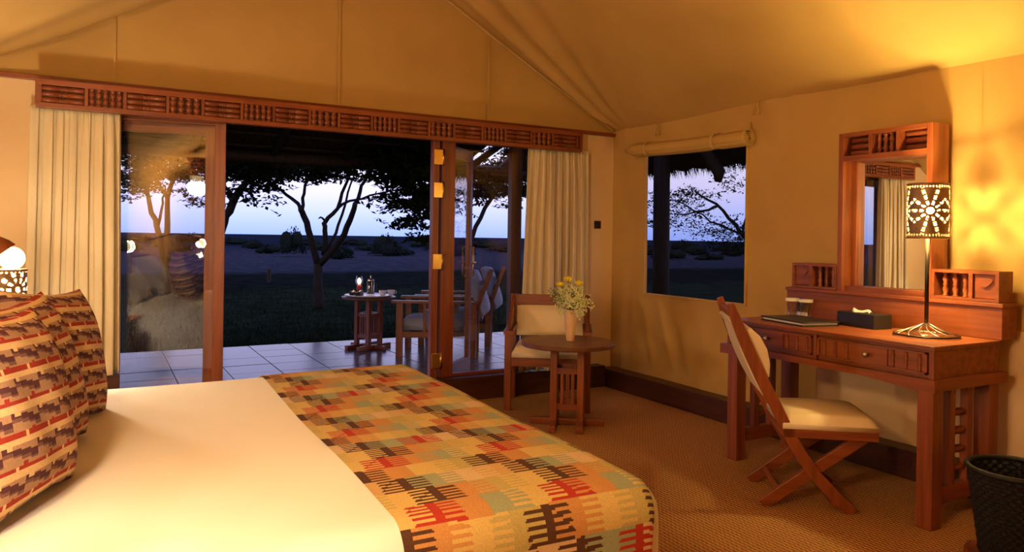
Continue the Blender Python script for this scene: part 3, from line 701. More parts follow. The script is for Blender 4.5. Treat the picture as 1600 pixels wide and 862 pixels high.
# desk lamp
lx, ly = 3.355, 2.052
dl = thing('desk_lamp', 'lit punched drum lamp on a wire web foot on the desk', 'lamp', (lx, ly, DZT))
o = obj('ring', ring(.135, .008, .005), IRON, dl, local=True, smooth=True)
o = obj('ring', ring(.080, .012, .003), PEWTER, dl, local=True, smooth=True)
for k in range(12):
    a0 = 2*math.pi*k/12; pts = []
    for j in range(7):
        f = j/6; a = a0+.55*f*f; r = .010+.125*f; pts.append((r*math.cos(a), r*math.sin(a), .050*(1-f)**1.1+.008))
    obj('wire', G().tube(pts, .0032, 6), PEWTER, dl, local=True, smooth=True)
obj('boss', G().ball((0, 0, .055), .011), PEWTER, dl, local=True, smooth=True)
obj('stem', G().lathe([(.009, .05), (.009, .5)], (0, 0, 0), 2, 10), IRON, dl, local=True, smooth=True)
o = obj('shade', burst_shade(.087, .25, 0, 168, 84, 4, .02), SHADE, dl, local=True); o.location = (0, 0, 1.228-DZT)
for z in (1.228, 1.478): o = obj('rim', ring(.087, 0, .004), SHADE, dl, local=True); o.location = (0, 0, z-DZT)
obj('spider', G().tube([(-.087, 0, .5), (.087, 0, .5)], .003, 6), IRON, dl, local=True)
obj('bulb', G().ball((0, 0, 1.36-DZT), .030), BULB, dl, local=True, smooth=True)
lamp('desk_bulb_light', (lx, ly, 1.36), 125, .045, (1, .74, .26), dl)
# folder
f0 = onz(1186, 500, DZT+.01); t = thing('leather_folder', 'black leather writing folder lying on the desk', 'folder', (3.25, 2.68, DZT), R(-12))
obj('back_cover', G().box(-.115, .115, -.17, .17, 0, .006), BLACK, t, local=True, bevel=.003)
obj('pages', G().box(-.105, .108, -.16, .16, .006, .016), PAPER, t, local=True)
obj('front_cover', G().box(-.117, .115, -.172, .172, .016, .023), BLACK, t, local=True, bevel=.003)
# tumblers with paper caps
for (px, py, wl) in ((1238, 486, 'at the far end of the desk'), (1259, 489, 'nearer the tissue box on the desk')):
    d = ray(px, py); s = 3.44/d.x; gx_, gy_ = d.x*s, d.y*s
    t = thing('water_glass', 'upturned tumbler with white paper cap '+wl, 'glass', (gx_, gy_, DZT), 0, 'capped tumblers on the desk')
    obj('tumbler', G().lathe([(.026, .002), (.030, .10), (.0285, .10), (.0245, .006)], (0, 0, 0), 2, 24, cap=False), TUMBLER, t, local=True, smooth=True)
    obj('coaster', G().lathe([(.036, 0), (.036, .003)], (0, 0, 0), 2, 24), PAPER, t, local=True)
    obj('paper_cap', G().lathe([(.038, .094), (.038, .108), (.036, .110), (.002, .110)], (0, 0, 0), 2, 24), PAPER, t, local=True, smooth=False)
t = thing('card_holder', 'small dark card in a white frame standing between the tumblers', 'card', (3.500, 2.865, DZT), 0)
obj('card', G().box(-.004, .004, -.028, .028, .03, .105), BLACK, t, local=True)
obj('card_frame', G().box(-.003, .003, -.034, .034, .0, .03), PAPER, t, local=True)
# tissue box
t = thing('tissue_box', 'black leather tissue box with a white tissue on the desk', 'tissue box', (3.42, 2.42, DZT), R(-8))
obj('case', G().box(-.06, .06, -.12, .12, 0, .072), BLACK, t, local=True, bevel=.004)
obj('tissue', G().grid(lambda u, v: (-.012+.024*u+.010*math.sin(5*v), -.045+.10*v, .070+.018*math.sin(math.pi*u)*(.6+.5*v)+.006*math.sin(7*v)), 10, 14), PAPER, t, local=True, smooth=True, solid=.001)
# ================================================================== DESK CHAIR (curved cross-leg folding chair)
cA = math.atan2(-.616, .788)
ch = thing('folding_chair', 'curved cross-legged wooden chair with cream seat pulled up to the desk', 'chair', (2.608, 2.358, 0), cA)
cur = [(-.135, .915), (-.112, .850), (-.080, .770), (-.045, .690), (-.008, .610), (.032, .530), (.072, .455), (.105, .385), (.140, .315), (.185, .240), (.245, .158), (.320, .078), (.405, .0)]
wid = [.030, .046, .050, .052, .052, .052, .052, .052, .052, .052, .052, .052, .056]
for y in (-.012, .388):
    obj('curved_upright', G().plank(cur, wid, y, y+.026), WZ, ch, local=True, bevel=.003)
for y in (.016, .360): obj('leg', G().plank([(.455, .335), (.23, .168), (.02, .004)], .052, y, y+.026), WX, ch, local=True, bevel=.003)
obj('stretcher', G().bar((.105, .03, .055), (.105, .37, .055), .05, .022, (.8, 0, .6)), WY, ch, local=True)
obj('stretcher', G().bar((.33, .0, .05), (.33, .40, .05), .05, .022, (-.8, 0, .6)), WY, ch, local=True)
for y in (-.012, .388): obj('seat_rail', G().box(.10, .505, y, y+.026, .325, .365), WX, ch, local=True, bevel=.002)
for x in (.10, .48): obj('seat_rail', G().box(x, x+.025, .014, .388, .325, .365), WY, ch, local=True)
def cushbox(x0, x1, y0, y1, z0, z1, r=.022, n=18, crown=.012):
    def top(u, v):
        a, b = 2*u-1, 2*v-1; k = (1-abs(a)**8)**.5*(1-abs(b)**8)**.5
        return (x0+(x1-x0)*u, y0+(y1-y0)*v, z0+(z1-z0)*.35+((z1-z0)*.65)*k**.6+crown*(1-a*a)*(1-b*b))
    g = G().grid(top, n, n)
    g.add([(x, y, z) for z in (z0, z0+(z1-z0)*.352) for x, y in ((x0, y0), (x1, y0), (x1, y1), (x0, y1))], [(3, 2, 1, 0), (0, 1, 5, 4), (1, 2, 6, 5), (2, 3, 7, 6), (3, 0, 4, 7)])
    return g
obj('seat_cushion', cushbox(.098, .508, -.016, .418, .365, .425), LEATHER, ch, local=True, smooth=True)
bc = [(-.060, .800), (-.045, .755), (-.028, .700), (-.003, .640), (.025, .580)]
obj('back_cushion', G().plank([(a+.026*math.sin(math.pi*i/4)+.004, z) for i, (a, z) in enumerate(bc)], [.03, .055, .065, .055, .03], .014, .388), LEATHER, ch, local=True, smooth=False, bevel=.008)
obj('back_panel', G().plank([(a-.048, z+.005) for a, z in [(-.085, .84)]+bc+[(.07, .50)]], .014, .020, .382), LEATHER, ch, local=True)
obj('top_rail', G().plank([(-.125, .885), (-.095, .815)], .026, .014, .388), WY, ch, local=True, bevel=.003)
# ================================================================== ROUND SIDE TABLES
def round_table(loc, rot, label, h=.54, r=.305):
    t = thing('round_table', label, 'table', loc, rot)
    obj('table_top', G().lathe([(r-.006, h-.028), (r, h-.022), (r, h-.005), (r-.004, h)], (0, 0, 0), 2, 56), wood_top, t, local=True)
    a = .085
    for x in (-a, a):
        for y in (-a, a): obj('leg', G().box(x-.021, x+.021, y-.021, y+.021, .045, h-.028), WZ, t, local=True, bevel=.002)
        for z in (.135, .36): obj('rail', G().box(x-.012, x+.012, -a+.021, a-.021, z-.018, z+.018), WY, t, local=True)
    for y in (-a, a):
        for z in (.135, .36): obj('rail', G().box(-a+.021, a-.021, y-.012, y+.012, z-.018, z+.018), WX, t, local=True)
        for k in (-1, 0, 1): obj('slat', G().box(k*.034-.008, k*.034+.008, y-.006, y+.006, .153, .342), WZ, t, local=True)
    for x in (-a, a): obj('foot', G().box(x-.022, x+.022, -.24, .24, 0, .045), WY, t, local=True, bevel=.004)
    obj('foot_brace', G().box(-.24, .24, -.022, .022, .0, .042), WX, t, local=True, bevel=.004)
    return t
wood_top = wood('table_top_wood', (.17, .060, .024), (.10, .034, .014), 0, .32)
round_table((2.643, 3.98, 0), R(-36), 'small round wooden table with a flower vase inside by the armchair')
round_table((2.50, 7.62, .0), R(-62), 'round wooden table laid with a lantern and coffee on the patio', .555, .285)
# vase of flowers
vx, vy = 2.70, 4.02; d = ray(891, 527); s = (.54-H)/d.z
vp = Vector((d.x*s*.97, d.y*s*.97, .54))
vt = thing('flower_vase', 'cream glazed vase of yellow flowers on the round table', 'vase', vp)
obj('vase_body', G().lathe([(.024, 0), (.026, .004), (.033, .07), (.038, .125), (.040, .150), (.036, .178), (.028, .192), (.031, .202), (.026, .200), (.022, .18)], (0, 0, 0), 2, 24, cap=False), VASE, vt, local=True, smooth=True)
rnd = random.Random(4)
for k in range(26):
    a = rnd.uniform(0, 6.28); rr = rnd.uniform(.03, .11); hh = rnd.uniform(.27, .36)-rr*.6
    if k < 3: a, rr, hh = ((2.5, .02, .40), (-.9, .055, .375), (2.6, .07, .365))[k]
    e_ = Vector((rr*math.cos(a), rr*math.sin(a), hh)); st = obj('stem', G().tube([(0, 0, .17), (e_.x*.35, e_.y*.35, .24), e_], .0022, 5), LEAFM, vt, local=True)
    if k < 3:
        g = G().ball(e_, (.022, .022, .017), 10, 6)
        for q in range(12):
            b = q*math.pi/6; g.ball(e_+Vector((.019*math.cos(b), .019*math.sin(b), -.002+.006*(q % 2))), (.011, .011, .008), 6, 4)
        obj('yellow_bloom', g, YELLOW, st, local=True, smooth=True)
    else:
        g = G()
        for q in range(34):
            c = e_+Vector((rnd.gauss(0, .018), rnd.gauss(0, .018), rnd.gauss(-.01, .03))); g.ball(c, rnd.uniform(.005, .0085), 5, 3)
        obj('pale_blossom', g, PALEFL, st, local=True)
    g = G()
    for q in range(10):
        f = rnd.uniform(.25, 1); c = Vector((e_.x*f, e_.y*f, .19+(e_.z-.19)*f)); b = rnd.uniform(0, 6.28); l = rnd.uniform(.018, .04)
        d1 = Vector((math.cos(b), math.sin(b), rnd.uniform(-.5, .6)))*l; d2 = Vector((-math.sin(b), math.cos(b), .2))*l*.28
        g.add([c, c+d1*.5+d2, c+d1, c+d1*.5-d2], [(0, 1, 2, 3)])
    obj('leaves', g, LEAFM, st, local=True)
g = G()
for q in range(9):
    a = rnd.uniform(1.9, 3.3); l = rnd.uniform(.10, .16); e_ = Vector((l*math.cos(a), l*math.sin(a), .27+rnd.uniform(0, .11)))
    g.tube([(0, 0, .18), e_*.5+Vector((0, 0, .12)), e_], .0014, 4)
    for j in range(6):
        c = e_*(.6+.07*j)+Vector((0, 0, .05-.01*j)); g.add([c, c+Vector((.012, .004, .014)), c+Vector((.004, .0, .020))], [(0, 1, 2)])
obj('fern_sprays', g, LEAFM, vt, local=True)
# ================================================================== ARMCHAIR INSIDE
def armchair_in():
    fx, fy = -.56, -.83; rot = math.atan2(fy, fx)+math.pi/2
    cx, cy = (2.94+2.475)/2+.24*.56, (4.18+4.49)/2+.24*.83
    t = thing('armchair', 'wooden armchair with cream seat and back in front of the curtain', 'chair', (cx, cy, 0), rot)
    hw, fr_, bk_ = .275, -.25, .15
    for s in (-1, 1):
        obj('leg', G().box(s*hw-.024, s*hw+.024, fr_, fr_+.045, 0, .53), WZ, t, local=True, bevel=.003)
        g = G(); pts = [(bk_+.02, 0), (bk_-.01, .30), (bk_+.0, .48), (bk_+.04, .78)]
        v = []
        for (y, z) in pts: v += [(s*hw-.022, y, z), (s*hw+.022, y, z), (s*hw+.022, y+.045, z), (s*hw-.022, y+.045, z)]
        g.add(v, [(4*k+i, 4*k+(i+1) % 4, 4*k+4+(i+1) % 4, 4*k+4+i) for k in range(3) for i in range(4)]+[(3, 2, 1, 0), (12, 13, 14, 15)])
        obj('back_post', g, WZ, t, local=True, bevel=.003)
        obj('arm', G().add([(s*hw+a, y, z) for (y, z0, z1) in ((fr_-.015, .530, .555), (bk_+.03, .545, .570)) for z in (z0, z1) for a in (-.032, .032)],
                           [(0, 1, 3, 2), (4, 6, 7, 5), (0, 4, 5, 1), (2, 3, 7, 6), (0, 2, 6, 4), (1, 5, 7, 3)]), WY, t, local=True, bevel=.003)
        obj('wing', G().add([(s*hw+a, y, z) for (y, z) in ((fr_+.06, .560), (bk_+.02, .575), (bk_+.045, .775), (bk_+.01, .775)) for a in (-.010, .010)],
                            [(0, 2, 3, 1), (2, 4, 5, 3), (4, 6, 7, 5), (6, 0, 1, 7), (0, 6, 4, 2), (1, 3, 5, 7)]), WY, t, local=True)
        obj('side_rail', G().box(s*hw-.012, s*hw+.012, fr_+.045, bk_, .31, .37), WY, t, local=True)
    obj('front_rail', G().box(-hw+.024, hw-.024, fr_+.005, fr_+.03, .31, .37), WX, t, local=True)
    obj('back_rail', G().box(-hw+.024, hw-.024, bk_+.01, bk_+.03, .31, .37), WX, t, local=True)
    obj('seat_cushion', cushbox(-hw+.026, hw-.026, fr_+.0, bk_-.02, .37, .455), LEATHER, t, local=True, smooth=True)
    obj('top_rail', G().bar((-hw+.022, bk_+.058, .735), (hw-.022, bk_+.058, .735), .03, .085), WX, t, local=True, bevel=.003)
    obj('lower_back_rail', G().bar((-hw+.022, bk_+.03, .49), (hw-.022, bk_+.03, .49), .025, .04), WX, t, local=True)
    bmg = G()
    def bf(u, v): return (-hw+.026+(2*hw-.052)*u, bk_+.010+.035*v-.028*(1-abs(2*u-1)**6)*(1-abs(2*v-1)**6), .475+.225*v)
    bmg.grid(bf, 16, 12); bmg.grid(lambda u, v: (-hw+.026+(2*hw-.052)*(1-u), bk_+.030+.035*v, .475+.225*v), 4, 4)
    obj('back_cushion', bmg, LEATHER, t, local=True, smooth=True)
armchair_in()
# ================================================================== WASTE BASKET
bx, by = 3.045, 1.50
wb = thing('waste_basket', 'black woven cane waste basket beside the desk leg', 'waste basket', (bx, by, .022))
def bask(u, v):
    a = 2*math.pi*u; r = .118+.045*v+.0045*math.sin(26*a)*math.copysign(1, math.sin(22*math.pi*v)); return (r*math.cos(a), r*math.sin(a), .328*v+.002)
obj('woven_body', G().grid(bask, 156, 66), BASKET, wb, local=True, smooth=False, solid=.004)
obj('bottom', G().lathe([(.117, .002), (.117, .008)], (0, 0, 0), 2, 32), BASKET, wb, local=True)
obj('rim', ring(.165, .328, .011), BASKET, wb, local=True, smooth=True)
obj('lower_band', ring(.121, .014, .008), BASKET, wb, local=True, smooth=True)
single('basket_tray', G().lathe([(.165, .0), (.172, .006), (.172, .018), (.160, .022), (.150, .016), (.002, .016)], (bx, by, 0), 2, 48), WX, 'round wooden tray under the waste basket on the carpet', 'tray', (bx, by, 0), smooth=True)
# ================================================================== PATIO
pz = 0.0
PT = struct('patio', G().box(-2.2, 5.2, YF+.02, 8.30, -.20, pz-.008), GROUT)
tl = None; tw = .42
for i in range(-5, 13):
    for j in range(0, 8):
        x0 = i*tw+.13; y0 = YF+.06+j*.405
        if x0 > 4.75: continue
        if tl is None:
            tl = obj('tile', G().box(0, tw-.008, 0, .397, -.02, 0), TILE, PT, local=True, bevel=.002); o = tl
        else: o = bpy.data.objects.new('tile', tl.data); C.objects.link(o); o.parent = PT; b_ = o.modifiers.new('bevel', 'BEVEL'); b_.width = .002; b_.segments = 1
        o.location = (x0, y0, pz+random.uniform(-.0012, .0012)); o.rotation_euler = (random.uniform(-.0015, .0015), random.uniform(-.0015, .0015), 0)
# verandah thatch: front slope and side slope on poles
def thatch_front(sgn):
    def fn(u, v):
        x = -2.6+6.55*u; y = 5.12+3.55*v; z = 2.97-.245*(y-5.12)+(0 if sgn < 0 else .14)
        z += .010*math.sin(23*x+5*y)+.012*math.sin(47*x-9*y)
        return (x, y, z)
    return fn
vr = thing('verandah_roof', 'dark thatched verandah roof on poles over the patio', 'roof', (1.5, 6.8, 0))
obj('thatch_slope', G().grid(thatch_front(-1), 90, 24), THATCH, vr, smooth=True, solid=.10)
def thatch_side(u, v):
    y = 1.6+6.4*u; x = 4.45+1.05*v; z = 2.36-.34*(x-4.45)+.012*math.sin(21*y+4*x)
    return (x, y, z)
obj('thatch_slope', G().grid(thatch_side, 80, 12), THATCH, vr, smooth=True, solid=.09)
for k in range(9):
    x = -2.4+.80*k; obj('rafter', G().tube([(x, 5.10, 2.86), (x+.02, 8.62, 2.01)], .042, 8), POLE, vr, smooth=True)
for k in range(10):
    y = 5.3+.36*k; z = 2.97-.245*(y-5.12)-.085; obj('batten', G().tube([(-2.5, y, z), (.6, y+.02, z+.01), (3.95, y, z)], .018, 6), POLE, vr, smooth=True)
obj('eave_beam', G().tube([(-2.5, 8.35, 2.03), (4.85, 8.35, 2.06)], .06, 8), POLE, vr, smooth=True)
obj('hip_rafter', G().tube([(3.9, 5.4, 2.72), (4.62, 8.6, 2.12)], .055, 8), POLE, vr, smooth=True)
obj('hip_rafter', G().tube([(4.0, 7.2, 2.55), (5.15, 8.75, 1.95)], .05, 8), POLE, vr, smooth=True)
# rough fringe of reed ends along the eaves
g = G(); rnd = random.Random(2)
for k in range(2600):
    x = rnd.uniform(-2.6, 3.98); y = 8.64+rnd.uniform(-.07, .05); z = 2.09+rnd.uniform(-.05, .03); l = rnd.uniform(.05, .13); a = rnd.uniform(-.4, .4)
    p = Vector((x, y, z)); q = p+Vector((l*a, .25*l, -l)); g.add([p+Vector((-.007, 0, 0)), p+Vector((.007, 0, 0)), q], [(0, 1, 2)])
o = obj('reed_fringe', g, THATCH, vr, kind='stuff')
g = G()
for k in range(2200):
    y = rnd.uniform(1.7, 8.0); x = 5.48+rnd.uniform(-.06, .05); z = 2.02+rnd.uniform(-.06, .03); l = rnd.uniform(.05, .12); a = rnd.uniform(-.4, .4)
    p = Vector((x, y, z)); q = p+Vector((.25*l, l*a, -l)); g.add([p+Vector((0, -.007, 0)), p+Vector((0, .007, 0)), q], [(0, 1, 2)])
obj('reed_fringe', g, THATCH, vr, kind='stuff')
# posts
pp = at(1033, 400, 7.0)
single('verandah_post', G().tube([(pp.x, pp.y, -.05), (pp.x, pp.y, 1.0), (pp.x-.01, pp.y, 2.20)], [.085, .08, .078], 12), POLE, 'dark round verandah post outside the screened window', 'post', (pp.x, pp.y, -.05), smooth=True)
b0 = at(1095, 225, 6.6); b1 = at(1124, 270, 6.5); b2 = at(1122, 284, 6.5)
obj('bracket', G().tube([b0, (b0+b1)/2+Vector((0, 0, .01)), b1, b2], [.05, .055, .055, .03], 10), POLE, vr, smooth=True)
# ================================================================== PATIO FURNITURE
def lounge(loc, rot, label):
    """local +x is the way the chair faces"""
    t = thing('patio_armchair', label, 'chair', loc, rot, 'wooden lounge chairs on the patio')
    D, Wd = .80, .62
    for s in (-1, 1):
        y = s*Wd/2
        obj('leg', G().box(D/2-.065, D/2, y-.03, y+.03, 0, .535), WZ, t, local=True, bevel=.003)
        obj('leg', G().box(-D/2, -D/2+.065, y-.03, y+.03, 0, .535), WZ, t, local=True, bevel=.003)
        obj('arm', G().box(-D/2-.02, D/2+.05, y-.05, y+.05, .535, .56), WX, t, local=True, bevel=.004)
        obj('side_rail', G().box(-D/2+.065, D/2-.065, y-.014, y+.014, .19, .25), WX, t, local=True)
        for x in (-.16, .0, .12): obj('slat', G().box(x-.014, x+.014, y-.008, y+.008, .25, .535), WZ, t, local=True)
        obj('back_post', G().bar((-D/2+.09, s*(Wd/2-.05), .22), (-D/2-.13, s*(Wd/2-.05), .86), .045, .035, (0, 1, 0)), WZ, t, local=True)
    obj('front_rail', G().box(D/2-.05, D/2-.02, -Wd/2+.03, Wd/2-.03, .19, .25), WY, t, local=True)
    obj('seat_cushion', cushbox(-D/2+.10, D/2-.03, -Wd/2+.035, Wd/2-.035, .26, .385), CUSHG, t, local=True, smooth=True)
    o = obj('back_cushion', cushbox(-.24, .24, -Wd/2+.045, Wd/2-.045, 0, .12), CUSHG, t, local=True, smooth=True)
    o.matrix_local = Matrix.Translation((-D/2+.05, 0, .62)) @ Matrix.Rotation(R(-71), 4, 'Y')
    for k in range(4): z = .42+.11*k; obj('back_slat', G().bar((-D/2+.09-.22*(z-.22)/.64, -Wd/2+.07, z), (-D/2+.09-.22*(z-.22)/.64, Wd/2-.07, z), .02, .05), WY, t, local=True)
    return t
rotc = math.atan2(.488, -.873)
fdir = Vector((-.873, .488, 0)); ldir = Vector((.488, .873, 0))
c1 = Vector((2.571, 6.971, 0))-fdir*.40+ldir*.33
lounge(c1, rotc, 'wooden lounge chair with grey cushions on the patio, beside the round table')
lounge(c1+ldir*.80-fdir*.12, rotc, 'wooden lounge chair with grey cushions on the patio, behind the chair by the round table')
# things on the patio table
tz = .555
sp = thing('tray', 'white oval tray on the patio table', 'tray', (2.50, 7.62, tz), R(-20))
obj('tray_plate', G().lathe([(.20, 0), (.24, .006), (.258, .018), (.254, .020), (.20, .010), (.002, .010)], (0, 0, 0), 2, 40), CERAMIC, sp, local=True, smooth=True)
def on_table(px, depth=7.9): p = at(px, 460, depth); return Vector((p.x, p.y, tz+.011))
p = on_table(561, 7.85); t = thing('oil_lantern', 'small lit glass oil lantern on the patio table', 'lantern', p)
obj('base', G().lathe([(.045, 0), (.048, .01), (.042, .03), (.03, .04)], (0, 0, 0), 2, 20), IRON, t, local=True, smooth=True)
obj('oil_font', G().lathe([(.022, .04), (.024, .10), (.012, .12)], (0, 0, 0), 2, 16), RED, t, local=True, smooth=True)
obj('flame', G().ball((0, 0, .150), (.022, .022, .036), 12, 8), FLAME, t, local=True, smooth=True)
obj('chimney', G().lathe([(.036, .04), (.042, .09), (.038, .17), (.026, .205)], (0, 0, 0), 2, 20, cap=False), TUMBLER, t, local=True, smooth=True)
lamp('lantern_flame_light', p+Vector((0, 0, .15)), 2.0, .036, (1, .55, .25), t)
p = on_table(579, 7.95); t = thing('coffee_press', 'glass coffee press with metal frame on the patio table', 'coffee press', p)
obj('carafe', G().lathe([(.036, .004), (.037, .15), (.035, .15), (.034, .008)], (0, 0, 0), 2, 20, cap=False), TUMBLER, t, local=True, smooth=True)
obj('coffee', G().lathe([(.033, .008), (.033, .085)], (0, 0, 0), 2, 18), BLACK, t, local=True)
obj('lid', G().lathe([(.038, .15), (.030, .165), (.006, .17), (.005, .20), (.010, .205), (.004, .21)], (0, 0, 0), 2, 18), PEWTER, t, local=True, smooth=True)
for k in range(4): obj('frame_strap', G().tube([(.039*math.cos(k*1.571), .039*math.sin(k*1.571), 0), (.039*math.cos(k*1.571), .039*math.sin(k*1.571), .152)], .003, 5), PEWTER, t, local=True)
obj('handle', G().tube([(.04, 0, .135), (.07, 0, .125), (.07, 0, .04), (.04, 0, .03)], .006, 6), IRON, t, local=True)
for k, px in enumerate((598, 611)):
    p = on_table(px, 7.85+.08*k); t = thing('coffee_cup', ('white coffee cup next to the coffee press on the patio table', 'white coffee cup at the tray rim, farther from the coffee press')[k], 'cup', p, 0, 'coffee cups on the patio table')
    obj('bowl', G().lathe([(.022, 0), (.036, .02), (.042, .055), (.040, .055), (.033, .02), (.002, .008)], (0, 0, 0), 2, 20, cap=False), CERAMIC, t, local=True, smooth=True)
    obj('handle', G().tube([(.04, 0, .045), (.06, 0, .04), (.058, 0, .02), (.036, 0, .018)], .004, 6), CERAMIC, t, local=True)
p = on_table(556, 7.70); t = thing('binoculars', 'black binoculars lying on the patio table before the lantern', 'binoculars', p+Vector((0, 0, .0)), R(-29))
for s in (-1, 1): obj('barrel', G().lathe([(.017, -.06), (.020, -.055), (.020, 0), (.028, .03), (.030, .065), (.026, .065)], (s*.040, 0, .032), 1, 16), BLACK, t, local=True, smooth=True)
obj('bridge', G().box(-.03, .03, -.03, .01, .022, .044), BLACK, t, local=True, bevel=.004)
# ================================================================== SAVANNA
g = G()
xs_ = [-600, -250, -100, -50, -25, -12, -6, 0, 6, 12, 25, 50, 100, 250, 600, 1200]; yy_ = [-60, -10, 2, 8.1, 12, 18, 26, 40, 70, 140, 300, 700, 1500]
for y in yy_:
    for x in xs_: g.v.append(Vector((x, y, -.06 if y < 600 else -.06+ (y-600)*.0012)))
n = len(xs_); g.f += [(j*n+i, j*n+i+1, (j+1)*n+i+1, (j+1)*n+i) for j in range(len(yy_)-1) for i in range(n-1)]
struct('ground', g, GROUND)
# lawn blades in front of the patio
g = G(); rnd = random.Random(9)
for k in range(26000):
    y = 8.32+10*rnd.random()**1.8; x = rnd.uniform(-1.5, 6)*y/8; l = rnd.uniform(.03, .09); a = rnd.uniform(0, 6.28)
    p = Vector((x, y, -.065)); d = Vector((math.cos(a), math.sin(a), 0)); g.add([p-d*.006, p+d*.006, p+Vector((d.y, -d.x, 0))*l*.5+Vector((0, 0, l))], [(0, 1, 2)])
o = obj('lawn_grass', g, GRASS, kind='stuff'); tag(o, 'dark short grass growing beyond the patio edge', 'grass')
def leaves(g, c, rx, rz, nt, rnd, ls):
    """flat spray of twigs with small leaves"""
    for _ in range(nt):
        a = rnd.uniform(0, 6.28); r = rx*math.sqrt(rnd.random()); st = c+Vector((r*math.cos(a), r*math.sin(a), rnd.gauss(0, rz*.5)))
        b = rnd.uniform(0, 6.28); L = rnd.uniform(.12, .34); d = Vector((math.cos(b), math.sin(b), rnd.uniform(-.35, .25)))
        for j in range(12):
            p = st+d*(L*j/9)+Vector((rnd.gauss(0, .012), rnd.gauss(0, .012), rnd.gauss(0, .012))); s = ls*rnd.uniform(.6, 1.3)
            u = Vector((rnd.uniform(-1, 1), rnd.uniform(-1, 1), rnd.uniform(-.6, .6))).normalized()*s; v = u.cross(Vector((rnd.uniform(-1, 1), rnd.uniform(-1, 1), 1))).normalized()*s*.5
            g.add([p-u, p-v, p+u, p+v], [(0, 1, 2, 3)])
def tree(label, dist, limbs, crowns, seed, ls=.038, group='acacia trees beyond the patio', spread=.9, dens=1.35):
    """limbs: pixel polylines with start and end radius; crowns: (px, py, radius m, thickness m, twigs)"""
    rnd = random.Random(seed); b = at(*limbs[0][0][0], dist); base = Vector((b.x, b.y, -.06))
    t = thing('acacia_tree', label, 'tree', base, 0, group)
    for i, (pts, r0, r1) in enumerate(limbs):
        P = []; dd = 0 if i == 0 else rnd.uniform(-spread, spread)
        for k, q in enumerate(pts): P.append(at(q[0], q[1], dist+dd*(k/(len(pts)-1)) if i else dist))
        if i == 0: P[0] = base.copy()
        Q = []
        for k in range(len(P)-1):
            for f in (0, .33, .66): Q.append(P[k].lerp(P[k+1], f)+Vector((rnd.gauss(0, .012), rnd.gauss(0, .012), rnd.gauss(0, .01))) if (k or f) else P[k])
        Q.append(P[-1]); m = len(Q)
        obj('trunk' if i == 0 else 'limb', G().tube(Q, [r0+(r1-r0)*k/(m-1) for k in range(m)], 8), BARK, t, smooth=True)
    g = G()
    for (px, py, rx, rz, nt_) in crowns:
        c = at(px, py, dist+rnd.uniform(-spread, spread)); leaves(g, c, rx, rz, int(nt_*dens), rnd, ls)
    obj('foliage', g, FOL, t, kind='stuff')
rnd = random.Random(31)
def canopy(x0, x1, y0, y1, n, rx, nt, low=None):
    return [(rnd.uniform(x0, x1), rnd.uniform(y0, y1), rx*rnd.uniform(.6, 1.2), .10, nt) for _ in range(n)]
tree('forked acacia with a bare trunk in front of the patio table', 12.6,
     [([(498, 482), (497, 440), (497, 412)], .085, .075), ([(497, 415), (486, 372), (474, 335), (470, 325)], .062, .045), ([(470, 326), (448, 303), (420, 285), (385, 268)], .034, .012),
      ([(472, 328), (475, 300), (482, 270), (488, 235)], .032, .015), ([(500, 412), (530, 378), (548, 342), (555, 318)], .060, .040), ([(555, 318), (566, 290), (578, 262), (590, 230)], .036, .014),
      ([(506, 398), (508, 368), (506, 348)], .048, .040), ([(506, 350), (528, 325), (540, 290), (550, 250), (556, 225)], .038, .013), ([(507, 348), (534, 320), (552, 312), (590, 303), (640, 292)], .030, .010),
      ([(513, 392), (530, 352), (545, 300), (556, 262)], .032, .012), ([(508, 348), (503, 340), (498, 341)], .022, .010)],
     canopy(352, 640, 205, 262, 44, .42, 26)+canopy(380, 600, 255, 276, 22, .34, 16)+[(405, 284, .2, .08, 10), (415, 296, .16, .06, 7), (384, 290, .15, .06, 6), (432, 312, .07, .05, 4)], 1)
tree('acacia with drooping leafy boughs beside the opened door leaf', 9.0,
     [([(688, 470), (690, 420), (696, 370), (694, 330)], .075, .06), ([(694, 335), (672, 300), (640, 272), (600, 262)], .045, .012), ([(694, 332), (700, 290), (690, 250)], .045, .02), ([(690, 345), (668, 340), (640, 345), (612, 350)], .026, .008), ([(692, 352), (672, 368), (655, 372)], .022, .008)],
     canopy(595, 720, 215, 300, 30, .32, 17)+canopy(610, 690, 290, 330, 12, .20, 14)+[(640, 345, .14, .05, 8), (618, 350, .10, .04, 6), (660, 352, .15, .06, 9), (662, 370, .12, .05, 8), (625, 322, .12, .05, 8), (650, 335, .18, .06, 8)], 2)
tree('slender leaning acacia seen through the fixed glass panel', 13.6,
     [([(722, 470), (726, 420), (738, 368), (758, 325), (778, 292), (790, 268)], .055, .03), ([(778, 292), (800, 262), (812, 240)], .024, .012), ([(784, 280), (770, 256), (752, 240)], .02, .01)],
     canopy(735, 812, 258, 308, 20, .26, 20)+canopy(770, 860, 225, 300, 26, .34, 24)+[(742, 318, .12, .05, 8), (756, 305, .2, .06, 9), (800, 320, .1, .05, 6)], 3)
tree('curved acacia rising from behind the door post of the ajar leaf', 9.4,
     [([(338, 480), (338, 400), (346, 345), (362, 318), (382, 290), (394, 262)], .075, .035), ([(364, 316), (352, 290), (346, 262)], .03, .012), ([(382, 290), (408, 276), (430, 266)], .02, .01)],
     canopy(325, 430, 215, 275, 28, .34, 22)+[(370, 300, .14, .05, 8), (385, 312, .08, .04, 5), (352, 300, .14, .05, 8), (402, 290, .14, .05, 8)], 4)
